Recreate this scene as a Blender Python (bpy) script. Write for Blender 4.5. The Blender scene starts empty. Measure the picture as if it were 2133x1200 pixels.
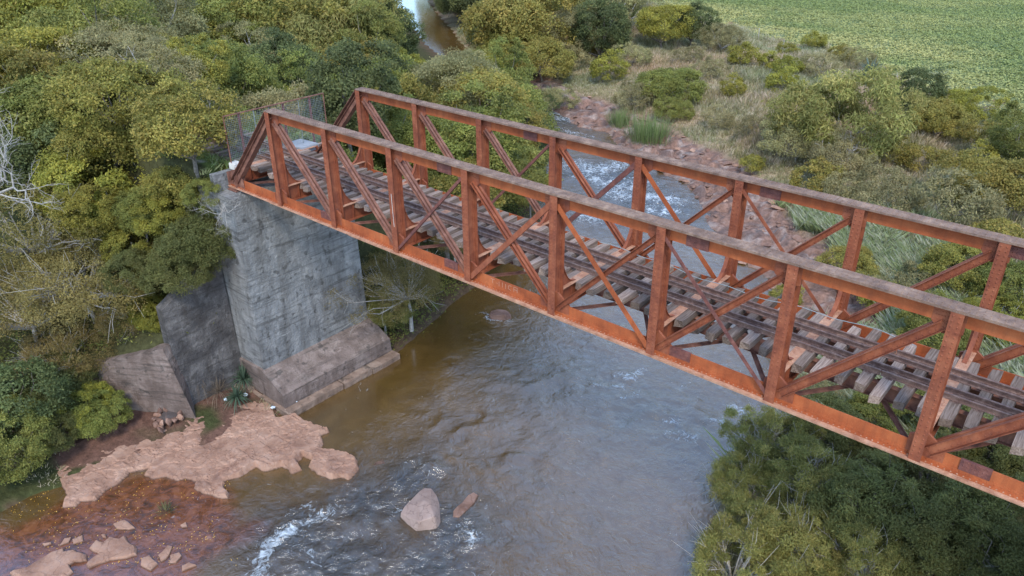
import bpy, math, random
import numpy as np
from mathutils import Vector
R = math.radians
rs = np.random.RandomState(7)
random.seed(7)
sc = bpy.context.scene
C = sc.collection

# ------------------------------------------------------------------ camera
CAM = np.array([34.268, -18.918, 13.541])
ROT = (1.08547, 0.00361, 0.70142)
cd = bpy.data.cameras.new('camera'); cam = bpy.data.objects.new('camera', cd); C.objects.link(cam)
cam.location = CAM; cam.rotation_euler = ROT
cd.sensor_width = 36; cd.lens = 36*1619.3/2133; cd.clip_start = .1; cd.clip_end = 4000
sc.camera = cam
# ------------------------------------------------------------------ sky and sun
SUN_EL, SUN_AZ = R(48), R(140)      # azimuth clockwise from +Y
w = bpy.data.worlds.new('World'); sc.world = w; w.use_nodes = True
nt = w.node_tree; nt.nodes.clear()
def N(nt, t, **k):
    n = nt.nodes.new(t)
    for a, b in k.items():
        if a == 'ins':
            for i, v in b.items(): n.inputs[i].default_value = v
        else: setattr(n, a, b)
    return n
def L(nt, a, b): nt.links.new(a, b)
out = N(nt, 'ShaderNodeOutputWorld'); bg = N(nt, 'ShaderNodeBackground', ins={'Strength': 0.15})
sky = N(nt, 'ShaderNodeTexSky', sky_type='NISHITA', sun_disc=False, sun_elevation=SUN_EL, sun_rotation=SUN_AZ)
tc = N(nt, 'ShaderNodeTexCoord'); mp = N(nt, 'ShaderNodeMapping', ins={'Scale': (1.0, 1.0, 2.2)})
nz = N(nt, 'ShaderNodeTexNoise', ins={'Scale': 1.7, 'Detail': 6.0, 'Roughness': .55, 'Distortion': .3})
rp = N(nt, 'ShaderNodeValToRGB'); rp.color_ramp.elements[0].position = .49; rp.color_ramp.elements[1].position = .66
rp.color_ramp.elements[0].color = (.03, .03, .03, 1)
nz2 = N(nt, 'ShaderNodeTexNoise', ins={'Scale': 3.1, 'Detail': 5.0})
cc = N(nt, 'ShaderNodeMix', data_type='RGBA'); cc.inputs[6].default_value = (5.0, 6.4, 8.6, 1); cc.inputs[7].default_value = (9.0, 9.8, 11.2, 1)
mx = N(nt, 'ShaderNodeMix', data_type='RGBA')
L(nt, tc.outputs['Generated'], mp.inputs[0]); L(nt, mp.outputs[0], nz.inputs[0]); L(nt, mp.outputs[0], nz2.inputs[0])
L(nt, nz.outputs[0], rp.inputs[0]); L(nt, rp.outputs[0], mx.inputs[0]); L(nt, nz2.outputs[0], cc.inputs[0])
sb = N(nt, 'ShaderNodeMix', data_type='RGBA', blend_type='MULTIPLY', ins={0: 1.}); sb.inputs[7].default_value = (1.9, 2.35, 2.7, 1); L(nt, sky.outputs[0], sb.inputs[6]); L(nt, sb.outputs[2], mx.inputs[6]); L(nt, cc.outputs[2], mx.inputs[7]); L(nt, mx.outputs[2], bg.inputs[0]); L(nt, bg.outputs[0], out.inputs[0])
sd = bpy.data.lights.new('sun', 'SUN'); sd.energy = 2.1; sd.angle = R(11); sd.color = (1, .90, .74)
sun = bpy.data.objects.new('sun', sd); C.objects.link(sun)
sdir = Vector((math.sin(SUN_AZ)*math.cos(SUN_EL), math.cos(SUN_AZ)*math.cos(SUN_EL), math.sin(SUN_EL)))
sun.rotation_euler = sdir.to_track_quat('Z', 'Y').to_euler(); sun.location = (0, 0, 60)
sc.view_settings.view_transform = 'Standard'; sc.view_settings.look = 'None'; sc.view_settings.gamma = 1
sc.view_settings.exposure = 0.25
sc.cycles.max_bounces = 5; sc.cycles.diffuse_bounces = 2; sc.cycles.glossy_bounces = 2; sc.cycles.transmission_bounces = 2

# ------------------------------------------------------------------ helpers
def rotm(a, b, c):
    ca, sa, cb, sb, c2, s2 = math.cos(a), math.sin(a), math.cos(b), math.sin(b), math.cos(c), math.sin(c)
    return np.array([[c2, -s2, 0], [s2, c2, 0], [0, 0, 1]])@np.array([[cb, 0, sb], [0, 1, 0], [-sb, 0, cb]])@np.array([[1, 0, 0], [0, ca, -sa], [0, sa, ca]])
CM = rotm(*ROT)
def at(px, py, z):                      # where the sight line of a photo pixel meets height z
    d = CM@np.array([(px-1066.5)/1619.3, -(py-600)/1619.3, -1.]); t = (z-CAM[2])/d[2]
    return CAM+d*t
def pix(P):
    q = (np.atleast_2d(P)-CAM)@CM
    return np.stack([1066.5+1619.3*q[:, 0]/-q[:, 2], 600-1619.3*q[:, 1]/-q[:, 2], -q[:, 2]], 1)
def mesh_np(name, V, F, mats, cols=None, mi=None, smooth=False, attrs=None):
    """V (n,3), F (m,k) int array or list of lists"""
    me = bpy.data.meshes.new(name)
    V = np.asarray(V, np.float32)
    if isinstance(F, np.ndarray):
        m, k = F.shape; li = F.astype(np.int32).ravel(); ls = np.arange(0, m*k, k, dtype=np.int32)
    else:
        li = np.array([i for f in F for i in f], np.int32); ln = np.array([len(f) for f in F]); m = len(F)
        ls = np.concatenate([[0], np.cumsum(ln)[:-1]]).astype(np.int32)
    me.vertices.add(len(V)); me.vertices.foreach_set('co', V.ravel())
    me.loops.add(len(li)); me.loops.foreach_set('vertex_index', li)
    me.polygons.add(m); me.polygons.foreach_set('loop_start', ls)
    if mi is not None: me.polygons.foreach_set('material_index', np.asarray(mi, np.int32))
    me.update(calc_edges=True)
    me.polygons.foreach_set('use_smooth', np.full(m, smooth, bool))
    if cols is not None:
        a = me.attributes.new('col', 'FLOAT_COLOR', 'POINT')
        a.data.foreach_set('color', np.concatenate([cols, np.ones((len(cols), 1))], 1).astype(np.float32).ravel())
    for k2, v in (attrs or {}).items():
        a = me.attributes.new(k2, 'FLOAT', 'POINT'); a.data.foreach_set('value', np.asarray(v, np.float32))
    for x in (mats if isinstance(mats, (list, tuple)) else [mats]): me.materials.append(x)
    return me
def link(name, me, parent=None, loc=None):
    o = bpy.data.objects.new(name, me); C.objects.link(o)
    if parent: o.parent = parent
    if loc is not None: o.location = loc
    return o
def tag(o, label=None, cat=None, group=None, kind=None):
    if label: o['label'] = label
    if cat: o['category'] = cat
    if group: o['group'] = group
    if kind: o['kind'] = kind
    return o
def empty(name, loc, label, cat, group=None, rz=0):
    o = link(name, None); o.location = loc; o.rotation_euler = (0, 0, rz); o.empty_display_size = .3
    return tag(o, label, cat, group)
# vectorised value noise
def _h(ix, iy, s):
    n = (ix.astype(np.int64)*374761393+iy.astype(np.int64)*668265263+s*144665) & 0x7fffffff
    n = ((n ^ (n >> 13))*1274126177) & 0x7fffffff
    return ((n ^ (n >> 16)) & 0xffff)/65535.
def vn(x, y, s=0):
    ix, iy = np.floor(x), np.floor(y); fx, fy = x-ix, y-iy
    fx = fx*fx*(3-2*fx); fy = fy*fy*(3-2*fy)
    return (_h(ix, iy, s)*(1-fx)+_h(ix+1, iy, s)*fx)*(1-fy)+(_h(ix, iy+1, s)*(1-fx)+_h(ix+1, iy+1, s)*fx)*fy
def fbm(x, y, o=4, s=0):
    v = 0; a = .5; t = 0
    for i in range(o): v = v+a*vn(x*2**i+i*17.3, y*2**i-i*9.1, s+i); t += a; a *= .5
    return v/t-.5
def worley(x, y, s=0):
    ix, iy = np.floor(x), np.floor(y); d1 = np.full(x.shape, 9.); d2 = d1.copy(); idv = np.zeros(x.shape)
    for i in (-1, 0, 1):
        for j in (-1, 0, 1):
            cx, cy = ix+i, iy+j; d = np.hypot(cx+_h(cx, cy, s)-x, cy+_h(cx, cy, s+5)-y); v = _h(cx, cy, s+9)
            m = d < d1; d2 = np.where(m, d1, np.minimum(d2, d)); idv = np.where(m, v, idv); d1 = np.where(m, d, d1)
    return d1, d2, idv
def dist_line(x, y, pts):
    d = np.full(x.shape, 1e9)
    for (ax, ay), (bx, by) in zip(pts[:-1], pts[1:]):
        vx, vy = bx-ax, by-ay; t = np.clip(((x-ax)*vx+(y-ay)*vy)/(vx*vx+vy*vy+1e-9), 0, 1)
        d = np.minimum(d, np.hypot(x-ax-t*vx, y-ay-t*vy))
    return d
def inside(x, y, pts):
    r = np.zeros(x.shape, bool); n = len(pts)
    for i in range(n):
        (ax, ay), (bx, by) = pts[i], pts[(i+1) % n]
        c = ((ay > y) != (by > y)) & (x < (bx-ax)*(y-ay)/(by-ay+1e-12)+ax)
        r ^= c
    return r
def sdf(x, y, pts):                     # positive inside
    d = dist_line(x, y, list(pts)+[pts[0]]); return np.where(inside(x, y, pts), d, -d)
def sm(a, b, x): t = np.clip((x-a)/(b-a), 0, 1); return t*t*(3-2*t)

class MB:
    def __init__(s): s.v = []; s.f = []
    def add(s, vs, fs):
        b = len(s.v); s.v += [tuple(map(float, q)) for q in vs]; s.f += [[b+i for i in f] for f in fs]; return s
    def box(s, x0, x1, y0, y1, z0, z1):
        return s.add([(x0, y0, z0), (x1, y0, z0), (x1, y1, z0), (x0, y1, z0), (x0, y0, z1), (x1, y0, z1), (x1, y1, z1), (x0, y1, z1)],
                     [(0, 3, 2, 1), (4, 5, 6, 7), (0, 1, 5, 4), (1, 2, 6, 5), (2, 3, 7, 6), (3, 0, 4, 7)])
    def beam(s, a, b, side, w, h, o1=0, o2=0):
        """bar a-b; width w along 'side', depth h along the third axis; o1,o2 offsets on those axes"""
        a, b = np.array(a, float), np.array(b, float); d = b-a; d /= np.linalg.norm(d)
        sd_ = np.array(side, float); sd_ -= d*sd_.dot(d); sd_ /= np.linalg.norm(sd_); up = np.cross(sd_, d)
        vs = []
        for p in (a, b):
            for i, j in ((-1, -1), (1, -1), (1, 1), (-1, 1)): vs.append(p+sd_*(o1+i*w/2)+up*(o2+j*h/2))
        return s.add(vs, [(0, 1, 2, 3), (7, 6, 5, 4), (0, 4, 5, 1), (1, 5, 6, 2), (2, 6, 7, 3), (3, 7, 4, 0)])
    def tube(s, pts, rad, n=5):
        pts = [np.array(p, float) for p in pts]; rings = []
        for i, p in enumerate(pts):
            d = pts[min(i+1, len(pts)-1)]-pts[max(i-1, 0)]; d /= np.linalg.norm(d)+1e-9
            a = np.cross(d, (0, 0, 1.) if abs(d[2]) < .9 else (1., 0, 0)); a /= np.linalg.norm(a); b = np.cross(d, a)
            r = rad[i] if hasattr(rad, '__len__') else rad
            rings.append([p+r*(a*math.cos(2*math.pi*k/n)+b*math.sin(2*math.pi*k/n)) for k in range(n)])
        b0 = len(s.v); s.v += [tuple(q) for r in rings for q in r]
        for i in range(len(pts)-1):
            for k in range(n): s.f.append([b0+i*n+k, b0+i*n+(k+1) % n, b0+(i+1)*n+(k+1) % n, b0+(i+1)*n+k])
        s.f.append([b0+(len(pts)-1)*n+k for k in range(n)]); s.f.append([b0+k for k in range(n)][::-1])
        return s
    def rivet(s, p, nrm, r=.02):
        p = np.array(p, float); nrm = np.array(nrm, float); r = r*1.4; a = np.cross(nrm, (0, 0, 1.) if abs(nrm[2]) < .9 else (1., 0, 0)); a /= np.linalg.norm(a); b = np.cross(nrm, a)
        vs = [p+r*(a*math.cos(t)+b*math.sin(t)) for t in (0, 1.05, 2.1, 3.14, 4.19, 5.24)]+[p+r*.55*(a*math.cos(t)+b*math.sin(t))+nrm*r*.75 for t in (0, 2.1, 4.19)]
        return s.add(vs, [(6, 7, 8), (0, 1, 7, 6), (2, 3, 8, 7), (4, 5, 6, 8), (1, 2, 7), (3, 4, 8), (5, 0, 6)])
    def rivets(s, a, b, nrm, step=.13, r=.02):
        a, b = np.array(a, float), np.array(b, float); n = max(1, int(np.linalg.norm(b-a)/step))
        for i in range(n): s.rivet(a+(b-a)*(i+.5)/n, nrm, r)
        return s
    def build(s, name, mat, parent=None, smooth=False, loc=None):
        return link(name, mesh_np(name, s.v, s.f, mat, smooth=smooth), parent, loc)

# ------------------------------------------------------------------ materials
def mat(name): 
    m = bpy.data.materials.new(name); m.use_nodes = True; t = m.node_tree; b = t.nodes['Principled BSDF']; return m, t, b
def ramp(t, src, stops):
    r = N(t, 'ShaderNodeValToRGB'); e = r.color_ramp.elements
    e[0].position, e[0].color = stops[0][0], (*stops[0][1], 1); e[1].position, e[1].color = stops[-1][0], (*stops[-1][1], 1)
    for p_, c_ in stops[1:-1]: q = e.new(p_); q.color = (*c_, 1)
    L(t, src, r.inputs[0]); return r.outputs[0]
def noise(t, scale, detail=5, rough=.6, dist=0, vec=None, sc3=None):
    g = N(t, 'ShaderNodeNewGeometry'); m = N(t, 'ShaderNodeMapping', ins={'Scale': sc3 or (1, 1, 1)})
    L(t, vec or g.outputs['Position'], m.inputs[0])
    n = N(t, 'ShaderNodeTexNoise', ins={'Scale': scale, 'Detail': detail, 'Roughness': rough, 'Distortion': dist}); L(t, m.outputs[0], n.inputs[0]); return n.outputs[0]
def mixc(t, f, a, b, mode='MIX'):
    m = N(t, 'ShaderNodeMix', data_type='RGBA', blend_type=mode)
    for i, v in ((0, f), (6, a), (7, b)):
        if hasattr(v, 'is_linked'): L(t, v, m.inputs[i])
        else: m.inputs[i].default_value = v if i == 0 else (*v, 1)
    return m.outputs[2]
def bump(t, b, h, st, dist=.05):
    n = N(t, 'ShaderNodeBump', ins={'Strength': st, 'Distance': dist}); L(t, h, n.inputs['Height']); L(t, n.outputs[0], b.inputs['Normal'])
def steel(name, c1, c2, c3, rough=.7, sc_=2.2):
    m, t, b = mat(name)
    a = ramp(t, noise(t, sc_, 6, .6, .4), [(.3, c1), (.52, c2), (.72, c3)])
    streak = ramp(t, noise(t, 5.5, 4, .7, 0, sc3=(1, 1, .12)), [(.45, (0, 0, 0)), (.75, (1, 1, 1))])
    a = mixc(t, streak, a, tuple(v*.62 for v in c2)) if False else a
    mm = N(t, 'ShaderNodeMath', operation='MULTIPLY', ins={1: .45}); L(t, streak, mm.inputs[0])
    a = mixc(t, mm.outputs[0], a, (c1[0]*.5, c1[1]*.7, c1[2]*1.1))
    speck = ramp(t, noise(t, 38, 3, .6), [(.56, (0, 0, 0)), (.7, (1, 1, 1))])
    m2 = N(t, 'ShaderNodeMath', operation='MULTIPLY', ins={1: .35}); L(t, speck, m2.inputs[0])
    a = mixc(t, m2.outputs[0], a, (c3[0]*1.1, c3[1]*1.4, c3[2]*1.8))
    L(t, a, b.inputs['Base Color']); b.inputs['Roughness'].default_value = rough; b.inputs['Specular IOR Level'].default_value = .25
    bump(t, b, noise(t, 60, 3), .25, .01); return m
M = {}
M['orange'] = steel('rusted_orange_steel', (.17, .047, .026), (.265, .078, .038), (.35, .12, .06))
M['web'] = steel('bright_orange_steel', (.23, .055, .020), (.365, .092, .031), (.46, .138, .05), sc_=1.1)
M['dusty'] = steel('dusty_top_plate', (.13, .078, .056), (.225, .14, .10), (.345, .23, .165), .85, 3)
M['tan'] = steel('tan_flange_steel', (.30, .13, .075), (.46, .235, .145), (.56, .34, .23), .8, 3)
M['purple'] = steel('dark_purple_rust', (.10, .040, .034), (.17, .062, .048), (.24, .10, .075), .75, 5)
M['brown'] = steel('brown_steel', (.13, .055, .04), (.22, .10, .07), (.33, .16, .11), .75, 3)
M['rail'] = steel('rusty_rail', (.095, .052, .042), (.165, .098, .078), (.27, .18, .145), .5, 6)
def wood(name, c1, c2, c3):
    m, t, b = mat(name)
    oi = N(t, 'ShaderNodeObjectInfo'); g = N(t, 'ShaderNodeTexCoord')
    ad = N(t, 'ShaderNodeVectorMath', operation='ADD'); L(t, g.outputs['Object'], ad.inputs[0])
    sc3 = N(t, 'ShaderNodeVectorMath', operation='SCALE', ins={3: 40.}); cmb = N(t, 'ShaderNodeCombineXYZ'); L(t, oi.outputs['Random'], cmb.inputs[0]); L(t, oi.outputs['Random'], cmb.inputs[1])
    L(t, cmb.outputs[0], sc3.inputs[0]); L(t, sc3.outputs[0], ad.inputs[1])
    gr = noise(t, 9, 6, .7, .5, vec=ad.outputs[0], sc3=(2.5, .12, 2.5))
    a = ramp(t, gr, [(.3, c1), (.5, c2), (.75, c3)])
    hs = N(t, 'ShaderNodeHueSaturation'); mr = N(t, 'ShaderNodeMapRange', ins={3: .55, 4: 1.35}); L(t, oi.outputs['Random'], mr.inputs[0]); L(t, mr.outputs[0], hs.inputs['Value']); L(t, a, hs.inputs['Color'])
    L(t, hs.outputs[0], b.inputs['Base Color']); b.inputs['Roughness'].default_value = .9; b.inputs['Specular IOR Level'].default_value = .15
    bump(t, b, gr, .9, .03); return m
M['wood'] = wood('weathered_sleeper_wood', (.105, .070, .054), (.25, .182, .148), (.42, .335, .285))
def concrete(name, c1, c2, c3, board=.2, dark=(.05, .045, .04)):
    m, t, b = mat(name)
    a = ramp(t, noise(t, .9, 7, .62, .6), [(.3, c1), (.5, c2), (.7, c3)])
    streak = ramp(t, noise(t, 1.7, 5, .7, 0, sc3=(1, 1, .13)), [(.42, (0, 0, 0)), (.72, (1, 1, 1))])
    m1 = N(t, 'ShaderNodeMath', operation='MULTIPLY', ins={1: .72}); L(t, streak, m1.inputs[0]); a = mixc(t, m1.outputs[0], a, (c2[0]*.46, c2[1]*.42, c2[2]*.38))
    band = noise(t, 1.0, 4, .7, .15, sc3=(.35, .35, 5.0)); bd = ramp(t, band, [(.36, (1, 1, 1)), (.47, (0, 0, 0)), (.6, (0, 0, 0)), (.66, (.5, .5, .5))])
    m2 = N(t, 'ShaderNodeMath', operation='MULTIPLY', ins={1: .5}); L(t, bd, m2.inputs[0]); a = mixc(t, m2.outputs[0], a, dark)
    spots = ramp(t, noise(t, 2.3, 2, .5), [(.62, (0, 0, 0)), (.68, (1, 1, 1))]); m3 = N(t, 'ShaderNodeMath', operation='MULTIPLY', ins={1: .55}); L(t, spots, m3.inputs[0]); a = mixc(t, m3.outputs[0], a, dark)
    pale = ramp(t, noise(t, 1.3, 6, .75, 1, sc3=(1, 1, 3)), [(.6, (0, 0, 0)), (.68, (1, 1, 1))]); m4 = N(t, 'ShaderNodeMath', operation='MULTIPLY', ins={1: .4}); L(t, pale, m4.inputs[0]); a = mixc(t, m4.outputs[0], a, tuple(min(.8, v*1.6) for v in c3))
    L(t, a, b.inputs['Base Color']); b.inputs['Roughness'].default_value = .9; b.inputs['Specular IOR Level'].default_value = .2
    # board-marked courses
    w1 = N(t, 'ShaderNodeTexWave', wave_type='BANDS', bands_direction='Z', wave_profile='SAW', ins={'Scale': .55, 'Distortion': .9, 'Detail': 2.0}); g = N(t, 'ShaderNodeNewGeometry'); L(t, g.outputs['Position'], w1.inputs[0])
    mm = N(t, 'ShaderNodeMath', operation='ADD'); L(t, w1.outputs[1], mm.inputs[0]); L(t, noise(t, 5, 5, .7), mm.inputs[1]); bump(t, b, mm.outputs[0], .9, .12)
    return m
M['conc'] = concrete('weathered_grey_concrete', (.145, .145, .145), (.27, .268, .265), (.38, .37, .355))
M['conc_dark'] = concrete('dark_mossy_concrete', (.065, .060, .060), (.135, .125, .122), (.27, .25, .235))
M['conc_red'] = concrete('red_stained_concrete', (.14, .105, .09), (.24, .18, .155), (.34, .27, .235))
M['conc_tan'] = concrete('tan_footing_concrete', (.20, .135, .10), (.32, .22, .165), (.42, .31, .24))
def leafmat(name, rough=.5, trans=.3, hue=.012, val=.16):
    m, t, b = mat(name); at_ = N(t, 'ShaderNodeAttribute', attribute_name='col'); oi = N(t, 'ShaderNodeObjectInfo')
    hs = N(t, 'ShaderNodeHueSaturation'); mr = N(t, 'ShaderNodeMapRange', ins={3: .5-hue, 4: .5+hue}); mv = N(t, 'ShaderNodeMapRange', ins={3: 1-val, 4: 1+val})
    L(t, oi.outputs['Random'], mr.inputs[0]); f = N(t, 'ShaderNodeMath', operation='FRACT'); q = N(t, 'ShaderNodeMath', operation='MULTIPLY', ins={1: 7.77})
    L(t, oi.outputs['Random'], q.inputs[0]); L(t, q.outputs[0], f.inputs[0]); L(t, f.outputs[0], mv.inputs[0])
    L(t, mr.outputs[0], hs.inputs['Hue']); L(t, mv.outputs[0], hs.inputs['Value']); L(t, at_.outputs['Color'], hs.inputs['Color'])
    L(t, hs.outputs[0], b.inputs['Base Color']); b.inputs['Roughness'].default_value = rough; b.inputs['Specular IOR Level'].default_value = .2
    tr = N(t, 'ShaderNodeBsdfTranslucent'); L(t, hs.outputs[0], tr.inputs[0]); ms = N(t, 'ShaderNodeMixShader', ins={0: trans}); L(t, b.outputs[0], ms.inputs[1]); L(t, tr.outputs[0], ms.inputs[2])
    L(t, ms.outputs[0], t.nodes['Material Output'].inputs[0]); return m
M['leaf'] = leafmat('foliage', .6, .4); M['grass'] = leafmat('grass_blades', .7, .3, .0, .0)
def bark(name, c1, c2):
    m, t, b = mat(name); a = ramp(t, noise(t, 9, 5, .7), [(.35, c1), (.65, c2)]); L(t, a, b.inputs['Base Color']); b.inputs['Roughness'].default_value = .9; return m
M['bark'] = bark('brown_grey_bark', (.10, .085, .07), (.24, .21, .18)); M['pale'] = bark('pale_bare_bark', (.26, .23, .20), (.46, .43, .39))
def rockmat(name, c1, c2, c3, edge=(.34, .27, .25)):
    m, t, b = mat(name); a = ramp(t, noise(t, .8, 7, .65, .5), [(.3, c1), (.5, c2), (.7, c3)])
    f = ramp(t, noise(t, 6, 6, .7), [(.5, (0, 0, 0)), (.72, (1, 1, 1))]); m1 = N(t, 'ShaderNodeMath', operation='MULTIPLY', ins={1: .35}); L(t, f, m1.inputs[0]); a = mixc(t, m1.outputs[0], a, edge)
    v = N(t, 'ShaderNodeTexVoronoi', feature='DISTANCE_TO_EDGE', ins={'Scale': 1.1}); g = N(t, 'ShaderNodeNewGeometry')
    wn = N(t, 'ShaderNodeTexNoise', ins={'Scale': 1.5, 'Detail': 4.}); L(t, g.outputs['Position'], wn.inputs[0]); vm = N(t, 'ShaderNodeVectorMath', operation='ADD'); L(t, g.outputs['Position'], vm.inputs[0]); L(t, wn.outputs[1], vm.inputs[1]); L(t, vm.outputs[0], v.inputs[0])
    ck = ramp(t, v.outputs[0], [(.0, (1, 1, 1)), (.028, (0, 0, 0))]); m2 = N(t, 'ShaderNodeMath', operation='MULTIPLY', ins={1: .45}); L(t, ck, m2.inputs[0]); a = mixc(t, m2.outputs[0], a, tuple(k*.3 for k in c1))
    sx = N(t, 'ShaderNodeSeparateXYZ'); L(t, g.outputs['Position'], sx.inputs[0]); wz_ = N(t, 'ShaderNodeMath', operation='MULTIPLY_ADD', ins={1: .10}); L(t, noise(t, 2.5, 4), wz_.inputs[0]); L(t, sx.outputs[2], wz_.inputs[2])
    wt_ = N(t, 'ShaderNodeMapRange', ins={1: -11.87, 2: -11.94, 3: 0., 4: .72}); L(t, wz_.outputs[0], wt_.inputs[0]); a = mixc(t, wt_.outputs[0], a, (.035, .022, .016))
    L(t, a, b.inputs['Base Color']); b.inputs['Roughness'].default_value = .85; b.inputs['Specular IOR Level'].default_value = .25
    bump(t, b, noise(t, 9, 6, .65), .6, .06); return m
M['rock'] = rockmat('pinkish_basalt', (.22, .115, .078), (.345, .195, .132), (.43, .265, .19))
M['rock2'] = rockmat('pale_pink_boulder', (.27, .18, .145), (.37, .26, .215), (.42, .31, .26))
M['rock3'] = rockmat('dark_river_rock', (.13, .068, .048), (.21, .118, .085), (.30, .185, .14))
def plain(name, c, rough=.7, **k):
    m, t, b = mat(name); a = ramp(t, noise(t, 6, 4), [(.3, tuple(v*.8 for v in c)), (.7, tuple(min(1, v*1.15) for v in c))]); L(t, a, b.inputs['Base Color']); b.inputs['Roughness'].default_value = rough; return m
M['faint'] = plain('faint_paint', (.44, .27, .20)); M['white'] = plain('chalky_white', (.62, .60, .58)); M['wire'] = plain('galvanised_wire', (.25, .28, .29), .5); M['plastic'] = plain('white_plastic', (.6, .66, .72), .4)
M['stone_grey'] = plain('grey_block', (.30, .31, .33)); M['red_paint'] = plain('dull_red_post', (.16, .055, .05)); M['soot'] = plain('sooty_stone', (.09, .07, .065))

# ------------------------------------------------------------------ terrain
WZ = -12.0
LB = [(-30, -120), (-9, -60), (-5, -32), (-.9, -16), (-.7, -12.2), (.2, -9), (2.2, -6), (3.0, -1), (3.2, 7), (2.9, 8.1), (1.6, 13.3), (.8, 17), (-5, 31), (-14, 41), (-27, 53.5), (-45, 64), (-66, 77.5), (-80, 88), (-100, 103), (-114, 112), (-180, 165)]
RB = [(-175, 180), (-108, 117), (-90, 103), (-75, 91.8), (-65.5, 84), (-45, 69), (-28.5, 58), (-22, 56), (-17, 53.2), (-13, 53.6), (-9.5, 50.2), (-4.7, 47.4), (-1, 45.5), (2, 44.5), (6.5, 39.5), (8.3, 36.8), (9.5, 35.6), (10.0, 33.6), (12.5, 32.2), (15.5, 31.2), (17.9, 28.6), (20.4, 24), (22.3, 20), (23.6, 16.5), (23.1, 11.4), (24.9, 4.1), (27.5, -5), (31, -20), (38, -60), (60, -120)]
RIV = LB+RB
FE = [(-120, 190), (-75, 148), (-52, 122), (-30, 106), (-17, 98), (-6, 96.5), (5, 88), (10, 80), (13.7, 76), (21, 72), (24.5, 69), (45, 60), (90, 45), (200, 20), (400, 0), (400, 600), (-120, 600)]
YARD = [(-7.5, -8.5), (-.95, -4.45), (-1.45, -4.4), (-1.45, -.8), (4, -.8), (8, -3), (6, -12), (-1, -14), (-8, -12.5)]
def terrain(x, y):
    dr = dist_line(x, y, RB); dl = dist_line(x, y, LB); ins_ = inside(x, y, RIV); d = np.minimum(dr, dl)
    left = dl < dr
    hl = np.interp(d, [0, .5, 3, 6, 9, 14, 24, 60, 400], [-12.05, -11.85, -11.6, -11.3, -9.2, -7.2, -5.5, -4.5, -4])
    hr = np.interp(d, [0, .6, 4, 8, 14, 26, 60], [-12.05, -11.75, -11.3, -10.6, -9.5, -8.4, -8])
    h = np.where(left, hl, hr)
    n1 = fbm(x*.22, y*.22, 4, 3); n2 = fbm(x*.9, y*.9, 4, 11); amp = np.clip(d/6, .15, 1)
    h = h+n1*1.2*amp*np.where(sdf(x, y, FE) > 0, .35, 1)+n2*.35*amp
    # rubbly ledges on the far bank
    rk = (~left)*(x > -37)*sm(7.5, 4.5, d+n1*4)*sm(20, 30, y)
    d1, d2, idv = worley(x*.85+n2, y*.85, 4); h = h+rk*(idv-.3)*.7*np.clip(d*.8, 0, 1)-rk*.25*(d2-d1 < .1)
    # railway embankments
    yc = np.abs(y-2.85)
    he = .66-np.maximum(0, yc-3.4)*np.where(y < 2.85, 1.15, .75)-np.maximum(0, x+2.3)*8
    he2 = .66-np.maximum(0, yc-3.4)*.8-np.maximum(0, 42.3-x)*8
    h = np.where(x < 20, np.maximum(h, he), np.maximum(h, he2))
    # yard in front of the wing walls
    dw = dist_line(x, y, [(-7.2, -8.5), (-.9, -4.5), (-1.3, -.8)]); wt = np.interp(x, [-7, -1.2, -.9], [-10.2, -7.7, -5.8])
    h = np.where((x < 0) & (x > -14) & (y < -.8), np.minimum(h, wt+dw*.9), h)
    yd = inside(x, y, YARD)
    h = np.where(yd, np.minimum(h, -11.45+.3*n2+.15*n1), h)
    hin = -12.05-np.clip(d, 0, 3)*.5
    h = np.where(ins_, hin+.15*n2, h)
    return h, d, left, ins_, rk
def axis(lo, a, b, hi, step, grow):
    mid = list(np.arange(a, b, step)); r = []; v = b; s_ = step
    while v < hi: r.append(v); s_ = min(s_*grow, 12); v += s_
    l = []; v = a; s_ = step
    while v > lo: s_ = min(s_*grow, 12); v -= s_; l.append(v)
    return np.array(l[::-1]+mid+r)
def grid(xs, ys):
    X, Y = np.meshgrid(xs, ys); n, m = X.shape; i = np.arange(n*m).reshape(n, m)
    F = np.stack([i[:-1, :-1], i[:-1, 1:], i[1:, 1:], i[1:, :-1]], -1).reshape(-1, 4); return X.ravel(), Y.ravel(), F
gx, gy, gF = grid(axis(-700, -16, 50, 700, .28, 1.05), axis(-160, -22, 72, 900, .28, 1.04))
gh, gd, gleft, gin, grk = terrain(gx, gy)
nA = fbm(gx*.35, gy*.35, 5, 21); nB = fbm(gx*1.7, gy*1.7, 4, 31); nC = fbm(gx*.06, gy*.06, 4, 41)
def colmix(c, k, f): f = np.clip(f, 0, 1)[:, None]; return c*(1-f)+np.array(k)*f
col = np.zeros((len(gx), 3))+np.array([.07, .068, .03])                 # forest floor
rightland = (~gleft)
straw = sm(-.12, .12, nA)
cr = np.zeros_like(col)+np.array([.25, .20, .11]); cr = colmix(cr, (.40, .31, .21), straw*.8); cr = colmix(cr, (.15, .16, .06), sm(0, .2, nB)*.6)
col = np.where(rightland[:, None], cr, col)
col = colmix(col, (.26, .155, .118), np.clip(grk*1.3, 0, 1)); col = colmix(col, (.17, .115, .10), grk*sm(.02, .12, nB)); col = colmix(col, (.50, .45, .42), grk*sm(.06, .18, fbm(gx*1.3, gy*1.3, 4, 47))*.35)
fs = sdf(gx, gy, FE)
fld = np.zeros_like(col)+np.array([.14, .195, .085]); fld = colmix(fld, (.17, .22, .105), sm(-.1, .15, nC)); fld = colmix(fld, (.36, .34, .20), sm(13, 3, fs+nC*22)*sm(-.12, .1, nA+nC)*.65)
fld = colmix(fld, (.30, .11, .07), sm(.20, .26, nA+nC*.7)*.7*sm(14, 4, fs))
col = np.where((fs+nA*5 > 0)[:, None], fld, col)
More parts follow.
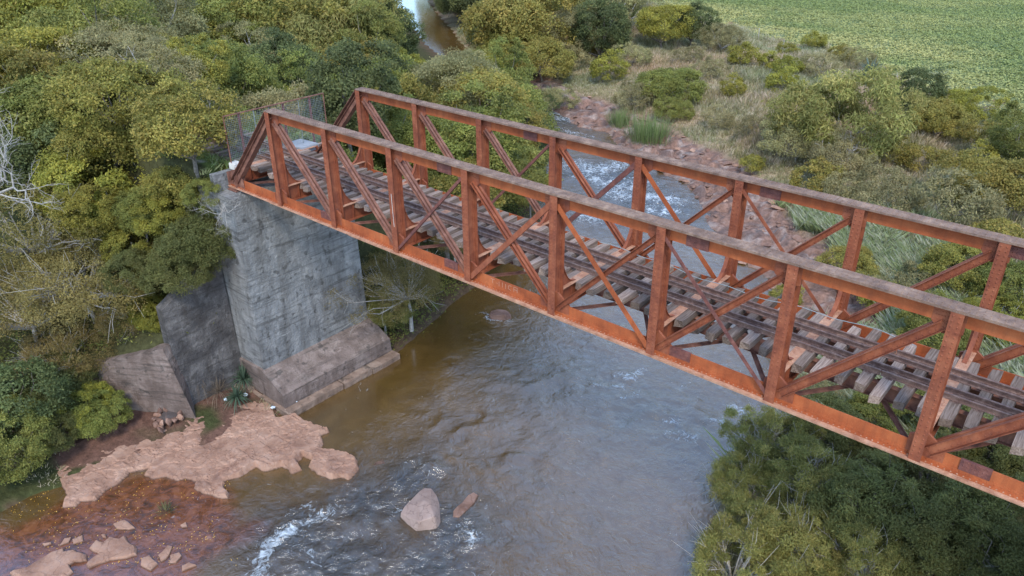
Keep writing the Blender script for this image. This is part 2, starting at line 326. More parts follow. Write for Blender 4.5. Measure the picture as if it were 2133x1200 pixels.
near = gleft & (gd < 9) & (gy < 0) & (gh < -10.3)
col = np.where(near[:, None], colmix(np.zeros_like(col)+np.array([.16, .085, .062]), (.06, .065, .025), sm(.0, .15, nA)), col)
col = np.where((gin & (gd > .3))[:, None], np.array([.12, .05, .03]), col)
col = np.where((gleft & ~near & (gd < 1.6))[:, None], np.array([.12, .08, .05]), col)
col = np.where(((np.abs(gy-2.85) < 3) & (gx < -1) & (gx > -60))[:, None], colmix(colmix(np.zeros_like(col)+np.array([.16, .13, .09]), (.12, .15, .045), sm(-.08, .1, nA)), (.3, .27, .22), sm(.08, .2, nB)), col)
m, t, b = mat('ground_soil'); a_ = N(t, 'ShaderNodeAttribute', attribute_name='col')
v_ = ramp(t, noise(t, 3.2, 7, .7), [(.3, (.55, .55, .55)), (.7, (1.35, 1.35, 1.35))]); L(t, mixc(t, 1., a_.outputs['Color'], v_, 'MULTIPLY'), b.inputs['Base Color'])
b.inputs['Roughness'].default_value = .95; b.inputs['Specular IOR Level'].default_value = .1; bump(t, b, noise(t, 5, 7, .7), .8, .15); M['ground'] = m
tag(link('ground', mesh_np('ground', np.stack([gx, gy, gh], 1), gF, M['ground'], cols=col, smooth=True)), kind='structure')

# ------------------------------------------------------------------ water
def zp(pts, s, ox, oy, z): return [tuple(at(ox+px/s, oy+py/s, z)[:2]) for px, py in pts]
SHALLOW = zp([(-400, 800), (100, 830), (380, 700), (560, 640), (900, 520), (1310, 560), (1380, 700), (1430, 770), (1400, 850), (1500, 830), (1650, 850), (1480, 930), (1250, 1000), (1150, 1250), (-500, 1500)], 2.844, 0, 800, WZ)
def blob(x, y, px, py, r, sx=1., z=WZ):
    c = at(px, py, z); return np.exp(-((x-c[0])**2+(y-c[1])**2)/r**2)
wx, wy, wF = grid(axis(-260, -6, 40, 60, .13, 1.05), axis(-140, -21, 60, 200, .13, 1.05))
shal = sm(-.5, .6, sdf(wx, wy, SHALLOW)+1.0*fbm(wx*.8, wy*.8, 3, 5))
rap = np.zeros(len(wx))
for px, py, r in ((620, 1120, 2.6), (760, 1050, 2.4), (850, 1000, 1.9), (930, 1110, 2.2), (700, 1180, 3.2), (900, 1180, 2.2), (1220, 360, 4), (1290, 380, 5), (1340, 420, 5), (1280, 440, 4), (1170, 250, 4), (1130, 235, 4), (1390, 440, 3.5)): rap = np.maximum(rap, blob(wx, wy, px, py, r))
mid = np.zeros(len(wx))
for px, py, r in ((1200, 790, 2.2), (1280, 830, 2.4), (1400, 860, 2.2), (1480, 900, 1.8), (1560, 880, 1.5), (1080, 800, 2.), (1060, 960, 2.), (1030, 880, 2.4), (960, 880, 1.6), (900, 960, 1.6), (1300, 700, 2.5)): mid = np.maximum(mid, blob(wx, wy, px, py, r))
foam = np.zeros(len(wx))
fn1 = fbm(wx*1.1, wy*1.1, 3, 141)*2
def streakf(pts, wd):
    q = [tuple(at(a, b, WZ)[:2]) for a, b in pts]; return .72* np.exp(-((dist_line(wx, wy, q)+.5*wd*fn1)/(wd*1.9))**2)
for pts, wd, k in (([(545, 1200), (548, 1165), (560, 1140), (590, 1118), (610, 1105)], .30, 1.15), ([(600, 1110), (660, 1080), (700, 1060)], .3, .75), ([(860, 965), (900, 985)], .2, .6), ([(965, 1100), (990, 1130)], .22, .95), ([(600, 1075), (640, 1050)], .2, .7), ([(830, 1062), (812, 1080)], .15, .7), ([(630, 1150), (660, 1185)], .3, .6),
                  ([(1110, 228), (1135, 240), (1165, 238)], .8, 1.25), ([(1130, 245), (1170, 250)], 1.2, .95), ([(1200, 345), (1240, 355), (1290, 345)], 1.1, 1.1), ([(1230, 372), (1270, 385)], 1., 1.1), ([(1290, 395), (1330, 385)], 1.0, 1.1), ([(1345, 413), (1395, 418)], 1.0, 1.2), ([(1365, 435), (1390, 442)], .8, 1.1), ([(1280, 405), (1320, 412)], .9, 1.), ([(1180, 350), (1200, 352)], .6, .9), ([(1210, 455), (1240, 458)], .8, 1.0), ([(1170, 270), (1210, 285)], .8, .75), ([(1300, 330), (1340, 350)], .8, .9),
                  ([(1290, 780), (1310, 790), (1335, 775)], .2, 1.0), ([(1395, 880), (1410, 878)], .22, 1.), ([(1490, 880), (1515, 888)], .25, 1.1), ([(1530, 850), (1545, 862)], .25, 1.), ([(1600, 880), (1620, 893)], .3, 1.1), ([(1300, 825), (1325, 825)], .2, .8), ([(1390, 905), (1450, 915)], .18, .7), ([(1008, 655), (1030, 668), (1062, 668)], .22, .9), ([(1210, 800), (1290, 810)], .2, .6)):
    foam = np.maximum(foam, k*streakf(pts, wd))
flow = np.arctan2(1, -1)
# waves: warped crests
wv = fbm(wx*.9+2*fbm(wx*.3, wy*.3, 3, 51), wy*.9+2*fbm(wx*.3, wy*.3, 3, 61), 4, 71)
rdg = 1-np.abs(2*fbm(wx*.55+1.6*fbm(wx*.25, wy*.25, 3, 52), wy*.55+1.6*fbm(wx*.25+9, wy*.25, 3, 62), 3, 72))*2.4
fine = fbm(wx*2.6, wy*2.6, 3, 81)
calm = np.exp(-(dist_line(wx, wy, [tuple(at(a, b, WZ)[:2]) for a, b in ((640, 900), (720, 850), (850, 760), (900, 700))])/3.2)**2)
act = (1-.85*calm)*(1-.75*shal*(1-rap))
far = np.clip((wy-60)/20, 0, 1)+np.clip((-25-wx)/10, 0, 1); act = act*(1-.8*np.clip(far, 0, 1))
wz = WZ+act*(.10*wv+.10*np.maximum(rdg, 0)*(.12+1.2*mid))+rap*(.26*wv+.16*fine+.03)+mid*(.10*wv+.04*fine)+foam*(.10+.22*fine)
m, t, b = mat('river_water')
aS = N(t, 'ShaderNodeAttribute', attribute_name='shallow').outputs['Fac']; aR = N(t, 'ShaderNodeAttribute', attribute_name='rapid').outputs['Fac']; aF = N(t, 'ShaderNodeAttribute', attribute_name='foam').outputs['Fac']; aC = N(t, 'ShaderNodeAttribute', attribute_name='calm').outputs['Fac']
deep = ramp(t, noise(t, .35, 5, .6, 1.5), [(.35, (.085, .046, .012)), (.65, (.125, .070, .020))])
red = ramp(t, noise(t, 1.6, 7, .72, .8), [(.32, (.022, .014, .010)), (.45, (.12, .038, .015)), (.60, (.21, .072, .030)), (.74, (.30, .14, .075))])
c = mixc(t, aS, deep, red)
rapc = ramp(t, noise(t, 2.0, 6, .7, 2.), [(.35, (.004, .008, .010)), (.5, (.018, .022, .022)), (.68, (.07, .055, .04))]); mR = N(t, 'ShaderNodeMath', operation='MULTIPLY', ins={1: .8}); L(t, aR, mR.inputs[0]); c = mixc(t, mR.outputs[0], c, rapc)
fn = noise(t, 1.9, 9, .72, 1.6); ad = N(t, 'ShaderNodeMath', operation='MULTIPLY_ADD', ins={1: .85}); L(t, aF, ad.inputs[0]); sb = N(t, 'ShaderNodeMath', operation='MULTIPLY_ADD', ins={1: 3.4, 2: -1.75}); L(t, fn, sb.inputs[0]); L(t, sb.outputs[0], ad.inputs[2])
fm = ramp(t, ad.outputs[0], [(.42, (0, 0, 0)), (1.0, (1, 1, 1))]); c = mixc(t, fm, c, (.50, .56, .60))
L(t, c, b.inputs['Base Color'])
rg = N(t, 'ShaderNodeMapRange', ins={3: .10, 4: .6}); L(t, fm, rg.inputs[0]); L(t, rg.outputs[0], b.inputs['Roughness'])
b.inputs['IOR'].default_value = 1.8; b.inputs['Specular IOR Level'].default_value = 1.0
h1 = noise(t, 1.5, 6, .62, 1.8); h2 = noise(t, 6.5, 4, .6, .8, sc3=(1, .6, 1))
hm = N(t, 'ShaderNodeMath', operation='MULTIPLY_ADD', ins={1: .22}); L(t, h2, hm.inputs[0]); L(t, h1, hm.inputs[2])
bp = N(t, 'ShaderNodeBump', ins={'Distance': .16}); L(t, hm.outputs[0], bp.inputs['Height']); sN = N(t, 'ShaderNodeMapRange', ins={3: .5, 4: .06}); L(t, aC, sN.inputs[0]); sA = N(t, 'ShaderNodeMath', operation='MULTIPLY_ADD', ins={1: .5}); L(t, aR, sA.inputs[0]); L(t, sN.outputs[0], sA.inputs[2]); L(t, sA.outputs[0], bp.inputs['Strength']); L(t, bp.outputs[0], b.inputs['Normal'])
M['water'] = m
tag(link('river_water', mesh_np('river_water', np.stack([wx, wy, wz], 1), wF, m, smooth=True, attrs={'shallow': shal, 'rapid': np.clip(rap, 0, 1), 'foam': foam, 'calm': np.clip(calm+.6*shal*(1-rap)+np.clip(far, 0, 1)*.8, 0, 1)})), kind='structure')

# ------------------------------------------------------------------ rock shelf and rocks
SH = zp([(1560, 40), (1640, 190), (1700, 185), (1760, 178), (1800, 205), (1870, 235), (1945, 245), (1955, 268), (1895, 290), (1912, 340), (1895, 370), (1980, 378), (2060, 405), (2112, 435), (2118, 490), (2062, 548), (2010, 535), (1960, 550), (1880, 515), (1830, 470), (1850, 435), (1795, 412), (1768, 445), (1783, 490), (1722, 515), (1665, 468), (1570, 495), (1515, 475), (1420, 530), (1318, 552), (1312, 592), (1350, 622), (1358, 662), (1280, 655), (1200, 630), (1150, 600), (1160, 560), (1090, 545), (1040, 552), (985, 520), (900, 545), (850, 520), (880, 480), (760, 500), (700, 560), (640, 600), (560, 670), (470, 675), (440, 700), (372, 705), (400, 640), (350, 560), (300, 420), (700, 100), (1250, 20)], 2.844, 0, 800, -11.75)
sx_, sy_, sF = grid(np.arange(-6, 10.6, .075), np.arange(-14.5, 1.2, .075))
wn = .16*fbm(sx_*1.3, sy_*1.3, 4, 91)
ss = sdf(sx_, sy_, SH)+wn*1.6
d1, d2, idv = worley(sx_*1.1+wn*3, sy_*.75, 14)
lay = fbm(sx_*.42, sy_*.42, 5, 95); hstep = np.floor((lay+idv*.10)*12)/12
top = -11.78+hstep*.6+.06*fbm(sx_*3, sy_*3, 4, 97)-.035*((d2-d1) < .05)*(idv > .45)+.006*sdf(sx_, sy_, SH)
sh = np.where(ss > 0, np.minimum(top, -11.98+ss*4.5), -12.02+np.maximum(ss, -1.5)*.5)
keep = ss > -.45
kf = keep[sF].all(1); sF = sF[kf]; used = np.unique(sF); rem = np.full(len(sx_), -1); rem[used] = np.arange(len(used)); sF = rem[sF]
tag(link('rock_shelf', mesh_np('rock_shelf', np.stack([sx_, sy_, sh], 1)[used], sF, M['rock'], smooth=False)), kind='structure')

def slab(pts, s, ox, oy, z, hgt, name, mt, seed, label, cat='rock', group=None, rim=.12):
    """an outcrop with a flat broken top, traced and given its own height"""
    q = np.array(zp(pts, s, ox, oy, z+hgt)); c0 = q.mean(0); r_ = np.random.RandomState(seed)
    P = []
    for a, b2 in zip(q, np.roll(q, -1, 0)):
        n_ = max(1, int(np.linalg.norm(b2-a)/.22))
        for i in range(n_): P.append(a+(b2-a)*i/n_+r_.normal(0, .025, 2))
    P = np.array(P); n = len(P); V = []; lev = [(1.22, -.55), (1.06, -.02), (1.0, .62), (.93, .94), (.62, 1.02), (.3, 1.06)]
    for k, (sc_, hz) in enumerate(lev):
        Q = c0+(P-c0)*sc_; zz = z+hgt*hz+hgt*.35*fbm(Q[:, 0]*1.7, Q[:, 1]*1.7, 3, seed)*(k > 1)
        V.append(np.concatenate([Q-c0, (zz-z)[:, None]], 1))
    V = np.concatenate(V); F = []
    for k in range(len(lev)-1):
        for i in range(n): F.append([k*n+i, k*n+(i+1) % n, (k+1)*n+(i+1) % n, (k+1)*n+i])
    V = np.concatenate([V, [[0, 0, hgt*1.05]]]); o_ = (len(lev)-1)*n
    for i in range(n): F.append([o_+i, o_+(i+1) % n, len(V)-1])
    o = link(name, mesh_np(name, V, F, mt), None, (c0[0], c0[1], z)); return tag(o, label, cat, group)
G1 = 'flat pink rocks in the shallows'
for i, (pts, lb) in enumerate([
    ([(60, 1110), (130, 1095), (200, 1050), (300, 990), (370, 968), (380, 985), (430, 975), (500, 1005), (507, 1035), (430, 1045), (405, 1060), (432, 1100), (380, 1138), (240, 1170), (120, 1150)], 'largest flat pink rock in the shallow red water, in the bottom left corner'),
    ([(520, 960), (560, 920), (610, 935), (650, 905), (712, 910), (735, 895), (745, 925), (812, 965), (800, 1000), (740, 1018), (650, 1030), (590, 1050), (520, 1080), (503, 1062), (590, 1000)], 'jagged flat pink rock with a pointed tail, right of the largest flat rock'),
    ([(930, 1010), (965, 985), (990, 950), (1025, 958), (1010, 1000), (955, 1048)], 'narrow slanting pink rock standing right of the jagged flat rock'),
    ([(1010, 1012), (1062, 993), (1070, 1020), (1040, 1052), (1004, 1058)], 'small dark-edged rock beside the narrow slanting pink rock'),
    ([(838, 1030), (882, 1015), (927, 1050), (890, 1092), (835, 1065)], 'small round-topped pink rock just below the narrow slanting rock'),
    ([(1070, 832), (1100, 817), (1107, 838), (1078, 848)], 'tiny pale rock alone in the red shallow below the pink shelf'),
    ([(668, 820), (740, 803), (775, 828), (800, 850), (690, 850)], 'low pink rock with brown wet foot beside the leafy sprig'),
    ([(355, 950), (382, 915), (424, 905), (408, 935)], 'small pointed pink rock, left one of the pair above the largest flat rock'),
    ([(428, 920), (482, 893), (492, 925), (440, 942)], 'small pink rock, right one of the pair above the largest flat rock'),
    ([(1068, 1082), (1120, 1058), (1158, 1070), (1080, 1102)], 'thin broken rock at the brink of the foaming rapid'),
    ([(600, 885), (625, 882), (622, 905), (605, 905)], 'tiny pink rock above the jagged flat rock'),
    ([(250, 945), (300, 932), (305, 942), (262, 955)], 'thin low rock barely out of the water above the largest flat rock'),
]): slab(pts, 2.844, 0, 800, WZ-.03, .2 if i in (0, 1, 4) else .13, 'flat_rock', M['rock'], 100+i, lb, 'rock', G1)
slab([(1050, 650), (1100, 600), (1150, 550), (1180, 528), (1205, 545), (1190, 580), (1140, 640), (1090, 690), (1045, 690)], 3.047, 600, 850, WZ-.05, .16, 'low_rock', M['rock3'], 130, 'long low brown rock awash to the right of the pink boulder', 'rock')
slab([(560, 330), (600, 320), (620, 350), (540, 360)], 3.047, 600, 850, WZ-.05, .08, 'low_rock', M['rock3'], 131, 'small yellowish rock just breaking the surface right of the shelf tip', 'rock')
# boulder with a ridge
def boulder(out_px, ridge, s, ox, oy, hgt, label, mt, seed):
    base = np.array(zp(out_px, s, ox, oy, WZ)); c0 = base.mean(0)
    mb = MB(); n = len(base); r_ = np.random.RandomState(seed)
    lo = np.c_[(base-c0)*1.03, np.full(n, -.4)]; m1_ = np.c_[(base-c0)*.98+np.array([-.05, .08]), r_.uniform(.25, .42, n)*hgt]
    rd = np.array(zp(ridge, s, ox, oy, WZ+hgt))-c0; V = np.concatenate([lo, m1_, np.c_[rd, np.linspace(hgt*.82, hgt, len(rd))]])
    import bmesh
    bm = bmesh.new(); [bm.verts.new(v) for v in V]; bmesh.ops.convex_hull(bm, input=bm.verts[:]); 
    for v in [v for v in bm.verts if not v.link_faces]: bm.verts.remove(v)
    bmesh.ops.bevel(bm, geom=bm.edges[:], offset=.03, segments=1, affect='EDGES', profile=.6)
    me = bpy.data.meshes.new('boulder'); bm.to_mesh(me); bm.free(); me.materials.append(mt)
    return tag(link('boulder', me, None, (c0[0], c0[1], WZ)), label, 'boulder')
boulder([(710, 700), (735, 665), (770, 636), (805, 625), (830, 562), (862, 541), (912, 546), (945, 590), (962, 640), (967, 735), (945, 765), (900, 770), (800, 775), (760, 750)], [(850, 575), (838, 640), (830, 715), (900, 600), (930, 690)], 3.047, 600, 850, .75, 'big pale pink boulder split by a ridge, standing in the dark rapids', M['rock2'], 5)
boulder([(415, 640), (430, 610), (480, 600), (540, 600), (575, 625), (582, 655), (520, 668), (430, 664)], [(470, 615), (540, 620)], 3.53, 900, 480, .45, 'dark brown boulder alone in the brown water under the bridge', M['rock3'], 6)

# far-bank rocks
def rock_mesh(seed):
    import bmesh
    r_ = np.random.RandomState(seed); bm = bmesh.new()
    for k in range(16):
        v = r_.normal(size=3); v /= np.linalg.norm(v); bm.verts.new(v*np.array([.6, .45, .3])*r_.uniform(.8, 1.15))
    bmesh.ops.convex_hull(bm, input=bm.verts[:]); [bm.verts.remove(v) for v in [v for v in bm.verts if not v.link_faces]]
    bmesh.ops.bevel(bm, geom=bm.edges[:], offset=.03, segments=1, affect='EDGES')
    me = bpy.data.meshes.new('bank_rock'); bm.to_mesh(me); bm.free(); me.materials.append(M[['rock', 'rock3', 'rock3'][seed % 3]]); return me
RM = [rock_mesh(200+i) for i in range(7)]
r_ = np.random.RandomState(3); cnt = 0; pts = []
while cnt < 150:
    x, y = r_.uniform(-34, 18), r_.uniform(28, 66); X1, Y1 = np.array([x]), np.array([y]); h, d, lf, ins_, rk = terrain(X1, Y1)
    if lf[0] or ins_[0] or rk[0] < .45: continue
    pts.append((x, y, h[0])); cnt += 1
for i, (x, y, z) in enumerate(pts):
    o = link('bank_rock', RM[i % 7], None, (x, y, z+.03)); s_ = r_.uniform(.3, .85)*(1.7 if i % 9 == 0 else 1); o.scale = (s_, s_, s_*.6); o.rotation_euler = (r_.uniform(-.3, .3), r_.uniform(-.3, .3), r_.uniform(0, 6.3))
    tag(o, 'angular reddish rock lying among the rubble on the far bank beside the rapids', 'rock', 'loose rocks on the far bank')

# ------------------------------------------------------------------ the truss bridge
YN, YF, HH, PL = 0., 5.15, 4.49, 4.0
br = empty('truss_bridge', (0, 0, 0), 'rusty orange riveted steel truss bridge carrying a railway track across the brown river', 'bridge')
def plane_x(px, py, yv, xd=None):
    d = CM@np.array([(px-1066.5)/1619.3, -(py-600)/1619.3, -1.]); t = (yv-CAM[1])/d[1]; return (CAM+d*t)
def poly_plate(mb, P, y0, y1):          # prism of an xz outline between y0 and y1
    n = len(P); vs = [(x, y0, z) for x, z in P]+[(x, y1, z) for x, z in P]
    mb.add(vs, [list(range(n))[::-1], list(range(n, 2*n))]+[[i, (i+1) % n, n+(i+1) % n, n+i] for i in range(n)])
for ti, Y0 in enumerate((YN, YF)):
    yc = Y0+.25
    tc_ = MB().box(4.0, 36.0, yc-.018, yc+.018, 4.0, 4.435)
    tc_.box(3.95, 36.05, yc-.13, yc-.018, 4.41, 4.437).box(3.95, 36.05, yc+.018, yc+.13, 4.41, 4.437).box(3.95, 36.05, yc-.036, yc-.0185, 4.33, 4.4095).box(3.95, 36.05, yc+.0185, yc+.036, 4.33, 4.4095)
    tc_.rivets((4.3, yc-.036, 4.37), (35.7, yc-.036, 4.37), (0, -1, 0), .16, .018)
    tch = tc_.build('top_chord', M['web'], br)
    cp = MB().box(3.86, 36.14, Y0-.012, Y0+.512, 4.438, 4.462).box(3.86, 36.14, Y0-.006, Y0+.506, 4.463, 4.487)
    for a, b2 in ((8.6, 14.2), (14.23, 20.6), (20.63, 27.2), (27.23, 33.5)): cp.box(a, b2, Y0+.0, Y0+.5, 4.488, 4.503)
    for dy in (.06, .17, .33, .44): cp.rivets((3.95, Y0+dy, 4.503 if 1 else 0), (36.05, Y0+dy, 4.503), (0, 0, 1), .15, .021)
    cp.build('cover_plate', M['dusty'], tch)
    bc = MB().box(-.3, 40.3, yc-.018, yc+.018, 0.0, .43)
    bc.box(-.3, 40.3, yc-.15, yc-.0185, 0.001, .028).box(-.3, 40.3, yc+.0185, yc+.15, 0.001, .028).box(-.3, 40.3, yc-.036, yc-.019, .029, .12).box(-.3, 40.3, yc+.019, yc+.036, .029, .12)
    bc.rivets((0, yc-.036, .075), (40, yc-.036, .075), (0, -1, 0), .16, .016)
    bch = bc.build('bottom_chord', M['web'], br)
    fl = MB().box(-.35, 40.35, Y0-.03, Y0+.53, -.03, -.002)
    for a, b2 in ((3.2, 14.4), (10.2, 29.0), (25.5, 36.8)): pass
    fl.box(3.2, 36.8, Y0-.024, Y0+.524, -.058, -.031).box(9.0, 31.0, Y0-.018, Y0+.518, -.086, -.059)
    for dy in (.03, .12, .38, .47): fl.rivets((0, Y0+dy, -.002 if dy in (.03, .47) else .028), (40, Y0+dy, -.002 if dy in (.03, .47) else .028), (0, 0, 1), .15, .017)
    fl.build('bottom_flange', M['tan'], bch)
    # splice plates of darker rust
    if ti == 0: sp = [((925, 345), 1), ((1455, 492), 1), ((680, 455), 0), ((940, 552), 0), ((1415, 750), 0), ((2040, 955), 0)]
    else: sp = [((1105, 281), 1), ((1605, 402), 1), ((2120, 522), 1)]
    for (px, py), up in sp:
        x = plane_x(px, py, yc-.03)[0]; z0, z1 = (3.985, 4.325) if up else (.125, .438)
        mb = MB().box(x-.36, x+.36, yc-.05, yc+.05, z0, z1)
        for dz in (.06, .17, .28): mb.rivets((x-.32, yc-.05, z0+dz), (x+.32, yc-.05, z0+dz), (0, -1, 0), .09, .016)
        tag(mb.build('splice_plate', M['purple'], tch if up else bch), 'dark purple rusted splice plate')
    for i in range(1, 10):              # posts
        X = i*PL; mb = MB()
        for y0, y1 in ((Y0+.001, Y0+.021), (Y0+.479, Y0+.499)): mb.box(X-.15, X+.15, y0, y1, .0 if y0 < yc else .05, 4.436)
        for s1, s2 in ((.0215, .125), (.375, .4785)):
            for sg in (-1, 1): mb.box(*sorted((X+sg*.0125, X+sg*.03)), Y0+s1, Y0+s2, .06, 4.0); 
        for ya, yb in ((.022, .04), (.46, .478)):
            for sg in (-1, 1): mb.box(*sorted((X+sg*.031, X+sg*.12)), Y0+ya, Y0+yb, .06, 4.0)
        mb.box(X-.012, X+.012, Y0+.0215, yc-.06, .06, 4.43).box(X-.012, X+.012, yc+.06, Y0+.4785, .06, 4.43).box(X-.0115, X+.0115, yc-.0605, yc+.0605, .8, 3.75)
        for dx in (-.075, .075):
            mb.rivets((X+dx, Y0+.001, .1), (X+dx, Y0+.001, 4.4), (0, -1, 0), .135, .021)
        for dy in (.075, .425): mb.rivets((X+.03, Y0+dy, .1), (X+.03, Y0+dy, 3.95), (1, 0, 0), .135, .019)
        for dy in (.075, .425): mb.rivets((X-.03, Y0+dy, .1), (X-.03, Y0+dy, 3.95), (-1, 0, 0), .135, .019)
        mb.build('post', M['orange'], br)
        # knee bracket to the floor beam
        sg = 1 if ti == 0 else -1; yi = Y0+.5 if ti == 0 else Y0
        P = [(yi, .875)]+[(yi+sg*(.85-.82*math.sin(t*math.pi/2)), .875+1.45*(1-math.cos(t*math.pi/2))) for t in np.linspace(0, 1, 9)]
        if ti: P = P[::-1]
        kb = MB(); n = len(P); kb.add([(X-.011, y, z) for y, z in P]+[(X+.011, y, z) for y, z in P], [list(range(n))[::-1], list(range(n, 2*n))]+[[k, (k+1) % n, n+(k+1) % n, n+k] for k in range(n)])
        pt = P[1:] if not ti else P[::-1][1:]
        for (ya, za), (yb, zb) in zip(pt[:-1], pt[1:]): kb.beam((X, ya, za), (X, yb, zb), (1, 0, 0), .13, .016)
        kb.rivets((X+.011, yi+sg*.06, .95), (X+.011, yi+sg*.06, 2.1), (1, 0, 0), .13, .018)
        kb.build('knee_bracket', M['orange'], br)
        # gussets
        gt = MB(); dr = 1 if i < 5 else -1
        tp = [(X-.2, 4.34), (X-.2, 3.8), (X+.25, 3.7), (X+.55, 3.98), (X+.55, 4.34)]; 
        if i > 5: tp = [(2*X-x, z) for x, z in tp][::-1]
        if i == 5: tp = [(X-.5, 4.34), (X-.5, 3.98), (X-.2, 3.75), (X+.2, 3.75), (X+.5, 3.98), (X+.5, 4.34)]
        poly_plate(gt, tp, yc-.0375, yc+.0375); gb = MB()
        bp_ = [(X+.3, .1), (X+.3, .62), (X-.12, .82), (X-.62, .45), (X-.62, .1)]
        if i > 5: bp_ = [(2*X-x, z) for x, z in bp_][::-1]
        if i == 5: bp_ = [(X+.62, .1), (X+.62, .45), (X+.12, .82), (X-.12, .82), (X-.62, .45), (X-.62, .1)]
        poly_plate(gb, bp_, yc-.0385, yc+.0385)
        for k in range(5): gt.rivets((X+dr*(.2+.07*k), yc-.0375, 4.0), (X+dr*(.2+.07*k), yc-.0375, 4.32), (0, -1, 0), .09, .015); gb.rivets((X-dr*(.2+.09*k), yc-.0385, .14), (X-dr*(.2+.09*k), yc-.0385, .5), (0, -1, 0), .1, .015)
        gt.build('gusset_plate', M['orange'], br); gb.build('gusset_plate', M['orange'], br)
    def channel(a, b2, h, fw, mt, nm='diagonal', gap=.045):
        mb = MB(); a, b2 = np.array(a, float), np.array(b2, float)
        d = (b2-a)/np.linalg.norm(b2-a); a = a+d*.18; b2 = b2-d*.18
        up = np.cross((0, 1., 0), d); up /= np.linalg.norm(up)
        for sg in (-1, 1):
            mb.beam(a+[0, sg*gap, 0], b2+[0, sg*gap, 0], (0, 1, 0), .014, h-.028)
            for q in (-1, 1): mb.beam(a+[0, sg*(gap+fw/2), 0]+up*q*(h/2-.007), b2+[0, sg*(gap+fw/2), 0]+up*q*(h/2-.007), (0, 1, 0), fw, .014)
        for q in (-.25, .25): mb.rivets(a+[0, -gap-.007, 0]+up*q*h, b2+[0, -gap-.007, 0]+up*q*h, (0, -1, 0), .17, .017)
        mb.build(nm, mt, br)
    for i in range(1, 9):
        Xa, Xb = i*PL, (i+1)*PL; t0, b0 = 4.12, .2
        hh = .27 if i in (1, 8) else .24 if i in (2, 7) else .2 if i in (3, 6) else .17
        if i < 5: channel((Xa+.1, yc, t0), (Xb-.1, yc, b0), hh*.85, .10, M['brown'] if i < 4 else M['orange'], gap=.04)
        else: channel((Xa+.1, yc, b0), (Xb-.1, yc, t0), hh, .13, M['orange'])
        cn = {3: ((Xa, b0), (Xb, t0), .11, M['purple']), 4: ((Xa, b0), (Xb, t0), .19, M['orange'] if ti == 0 else M['purple']), 5: ((Xa, t0), (Xb, b0), .19, M['web']), 6: ((Xa, t0), (Xb, b0), .12, M['purple'] if ti == 0 else M['orange'])}.get(i)
        if cn:
            (xa, za), (xb, zb), wd, mt = cn; a = np.array((xa+.12, yc-.2, za)); b2 = np.array((xb-.12, yc-.2, zb)); mb = MB()
            mb.beam(a, b2, (0, 1, 0), .016, wd); d = (b2-a)/np.linalg.norm(b2-a); up = np.cross((0, 1., 0), d)
            mb.beam(a+up*(wd/2-.008)+[0, .05, 0], b2+up*(wd/2-.008)+[0, .05, 0], (0, 1, 0), .08, .016)
            mb.rivets(a+[0, -.008, 0], b2+[0, -.008, 0], (0, -1, 0), .55, .018); mb.build('counter_brace', mt, br)
    for X0, X1 in ((0, 4), (40, 36)):   # inclined end posts and bearings
        a, b2 = np.array((X0, yc, .15)), np.array((X1, yc, 4.3)); mb = MB()
        mb.beam(a, b2, (0, 1, 0), .036, .36); up = np.cross((0, 1., 0), (b2-a)/np.linalg.norm(b2-a)); up *= np.sign(up[2])
        for q, wd in ((.19, .5), (-.19, .3)): mb.beam(a+up*q, b2+up*q, (0, 1, 0), wd, .022)
        for sg in (-1, 1): mb.beam(a+up*.1+[0, sg*.07, 0], b2+up*.1+[0, sg*.07, 0], (0, 1, 0), .1, .03)
        mb.rivets(a+up*.201+[0, -.17, 0], b2+up*.201+[0, -.17, 0], up, .15, .02).rivets(a+up*.201+[0, .17, 0], b2+up*.201+[0, .17, 0], up, .15, .02)
        mb.build('end_post', M['brown'], br)
        sg = 1 if X0 == 0 else -1
        mb = MB(); P = [(X0-sg*.34, .0005), (X0+sg*.8, .0005), (X0+sg*.8, .45), (X0+sg*.45, .8), (X0-sg*.1, .75), (X0-sg*.34, .5)]
        if sg < 0: P = P[::-1]
        poly_plate(mb, P, yc-.06, yc-.04); poly_plate(mb, P, yc+.04, yc+.06); mb.box(X0-.34, X0+.34, Y0+.02, Y0+.48, -.03-.0, .0) if False else None
        mb.box(*sorted((X0-sg*.34, X0-sg*.31)), Y0+.02, Y0+.48, .0005, .7).box(*sorted((X0+sg*.3, X0+sg*.33)), Y0+.02, Y0+.18, .0005, .6)
        mb.build('end_gusset', M['brown'], br)
        mb = MB().box(X0-.28, X0+.32, Y0-.02, Y0+.52, -.12, -.0305); mb.tube([(X0, Y0-.03, -.02-.1), (X0, Y0+.53, -.12)], .05, 8).box(X0-.34, X0+.38, Y0-.08, Y0+.58, -.19, -.14)
        mb.build('bearing', M['brown'], br)
for i in range(11):                     # floor system
    X = i*PL; mb = MB().box(X-.009, X+.009, .5 if 0 < i < 10 else .3, 5.15 if 0 < i < 10 else 5.35, .1, .84).box(X-.1, X-.0095, .505, 5.145, .101, .116).box(X+.0095, X+.1, .505, 5.145, .101, .116)
    mb.box(X-.15, X+.15, .502, 5.148, .078, .0995)
    for y in (1.1, 2.1, 3.55, 4.5): mb.box(X-.1, X+.1, y-.008, y+.008, .117, .838)
    fb = mb.build('floor_beam', M['orange'], br)
    MB().box(X-.155, X+.155, .502, 5.148, .8405, .866).rivets((X-.09, .6, .866), (X-.09, 5.05, .866), (0, 0, 1), .16, .018).rivets((X+.09, .6, .866), (X+.09, 5.05, .866), (0, 0, 1), .16, .018).build('beam_flange', M['tan'], fb)
